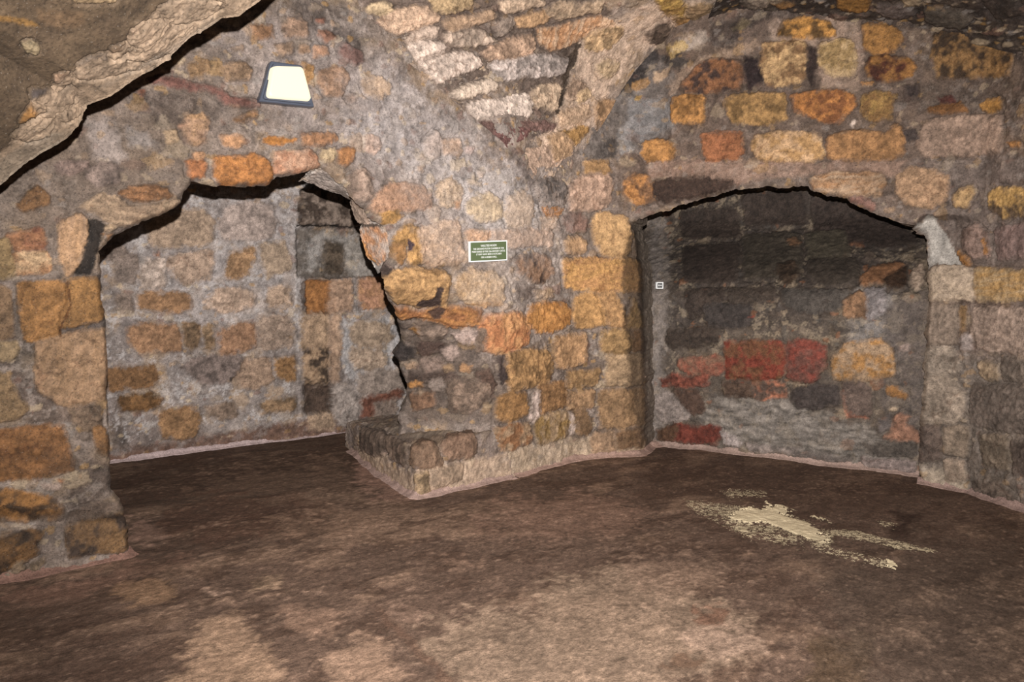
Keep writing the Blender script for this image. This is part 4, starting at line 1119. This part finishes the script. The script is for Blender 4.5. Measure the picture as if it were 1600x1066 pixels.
# green information sign
def text_mesh(name, body, size, mat, parent, frame, x, y, off, align='CENTER', xs=1., bold=.0, font=None):
    cu = bpy.data.curves.new(name, 'FONT'); cu.body = body; cu.size = size; cu.align_x = align; cu.align_y = 'CENTER'; cu.offset = bold; cu.extrude = .0008
    o = bpy.data.objects.new(name, cu); COL.objects.link(o); dg = bpy.context.evaluated_depsgraph_get()
    me = bpy.data.meshes.new_from_object(o.evaluated_get(dg)); bpy.data.objects.remove(o); me.name = name
    orig, ux, uy, un = frame; co = np.zeros(len(me.vertices) * 3); me.vertices.foreach_get('co', co); co = co.reshape(-1, 3)
    W3 = orig + (x + co[:, :1] * xs) * ux + (y + co[:, 1:2]) * uy + (off + co[:, 2:]) * un - np.array(parent.location)
    me.vertices.foreach_set('co', W3.ravel()); me.update(); me.materials.clear(); me.materials.append(mat)
    o = bpy.data.objects.new(name, me); COL.objects.link(o); o.parent = parent; return o
SGN_OFF = .062
s4 = [on_plane(733.5, 377.5, SGN_OFF), on_plane(792.5, 375.5, SGN_OFF), on_plane(792.5, 407, SGN_OFF), on_plane(734, 410, SGN_OFF)]
org = sum(s4) / 4
sign = empty('information_sign', tuple(org), 'small green information sign with white border and text on the rubble pier', 'sign')
M_GREEN = plain('sign_green', hx('606E4C') * .85, .45); M_WHITE = plain('sign_white', (.86, .86, .84), .5)
loft('board', [shift(s4, -.018), shift(s4, 0)], M_WHITE, sign, org)
ux = s4[1] - s4[0] + s4[2] - s4[3]; wS = np.linalg.norm(ux) / 2; ux /= np.linalg.norm(ux); uy = s4[0] - s4[3] + s4[1] - s4[2]; hS = np.linalg.norm(uy) / 2; uy /= np.linalg.norm(uy)
un = np.cross(ux, uy); un *= np.sign(un @ N3)
bw = .0085
def quad_in(m): return [org + un * .0 + sx * ux * (wS / 2 - m) + sy * uy * (hS / 2 - m) for sx, sy in ((-1, 1), (1, 1), (1, -1), (-1, -1))]
loft('green_panel', [[p + un * .0004 for p in quad_in(bw)], [p + un * .0015 for p in quad_in(bw)]], M_GREEN, sign, org)
fr = (org, ux, uy, un); LINES = ['VAULTED ROOM', 'THE GROUND FLOOR CHAMBER IN THE', 'MAIN RANGE OF THE 15th-CENTURY CASTLE.', 'IT MAY HAVE BEEN A KITCHEN', 'OR A LESSER HALL.']
wid = [.44, .86, .93, .70, .44]; yy = [.27, .12, -.015, -.15, -.29]; hts = [.125, .105, .105, .105, .105]
for tx_, wf, yf, hf in zip(LINES, wid, yy, hts):
    size = hS * hf * 1.15; o = text_mesh('lettering', tx_, size, M_WHITE, sign, fr, 0, yf * hS, .0022, bold=0)
    co = np.zeros(len(o.data.vertices) * 3); o.data.vertices.foreach_get('co', co); co = co.reshape(-1, 3); pr = co @ ux; w_now = pr.max() - pr.min(); mid = (pr.max() + pr.min()) / 2
    co = co + ((pr - mid) * (wf * (wS - 2 * bw) / w_now - 1) - mid)[:, None] * ux; o.data.vertices.foreach_set('co', co.ravel()); o.data.update()

# small number plate at the fireplace jamb
pc = at(1031, 446.2, 7.12); px1 = np.array([.93, .36, 0]); px1 /= np.linalg.norm(px1); px1 = np.array([.985, .17, 0]); pz = np.array([0, 0, 1.]); pn = np.cross(px1, pz)
plate = empty('number_plate', tuple(pc), 'tiny white framed number plate on the dark left jamb of the fireplace', 'plate')
rc = lambda a, b_, d: [pc + px1 * sx * a + pz * sz * b_ + pn * d for sx, sz in ((-1, 1), (1, 1), (1, -1), (-1, -1))]
loft('backing', [rc(.034, .031, -.03), rc(.034, .031, .0)], M_WHITE, plate, pc)
M_DK = plain('plate_dark', (.05, .05, .05), .5)
loft('dark_panel', [rc(.024, .021, .0005), rc(.024, .021, .002)], M_DK, plate, pc)
text_mesh('lettering', '814', .022, M_WHITE, plate, (pc, px1, pz, pn), 0, 0, .0026, bold=.0006)
print('done')
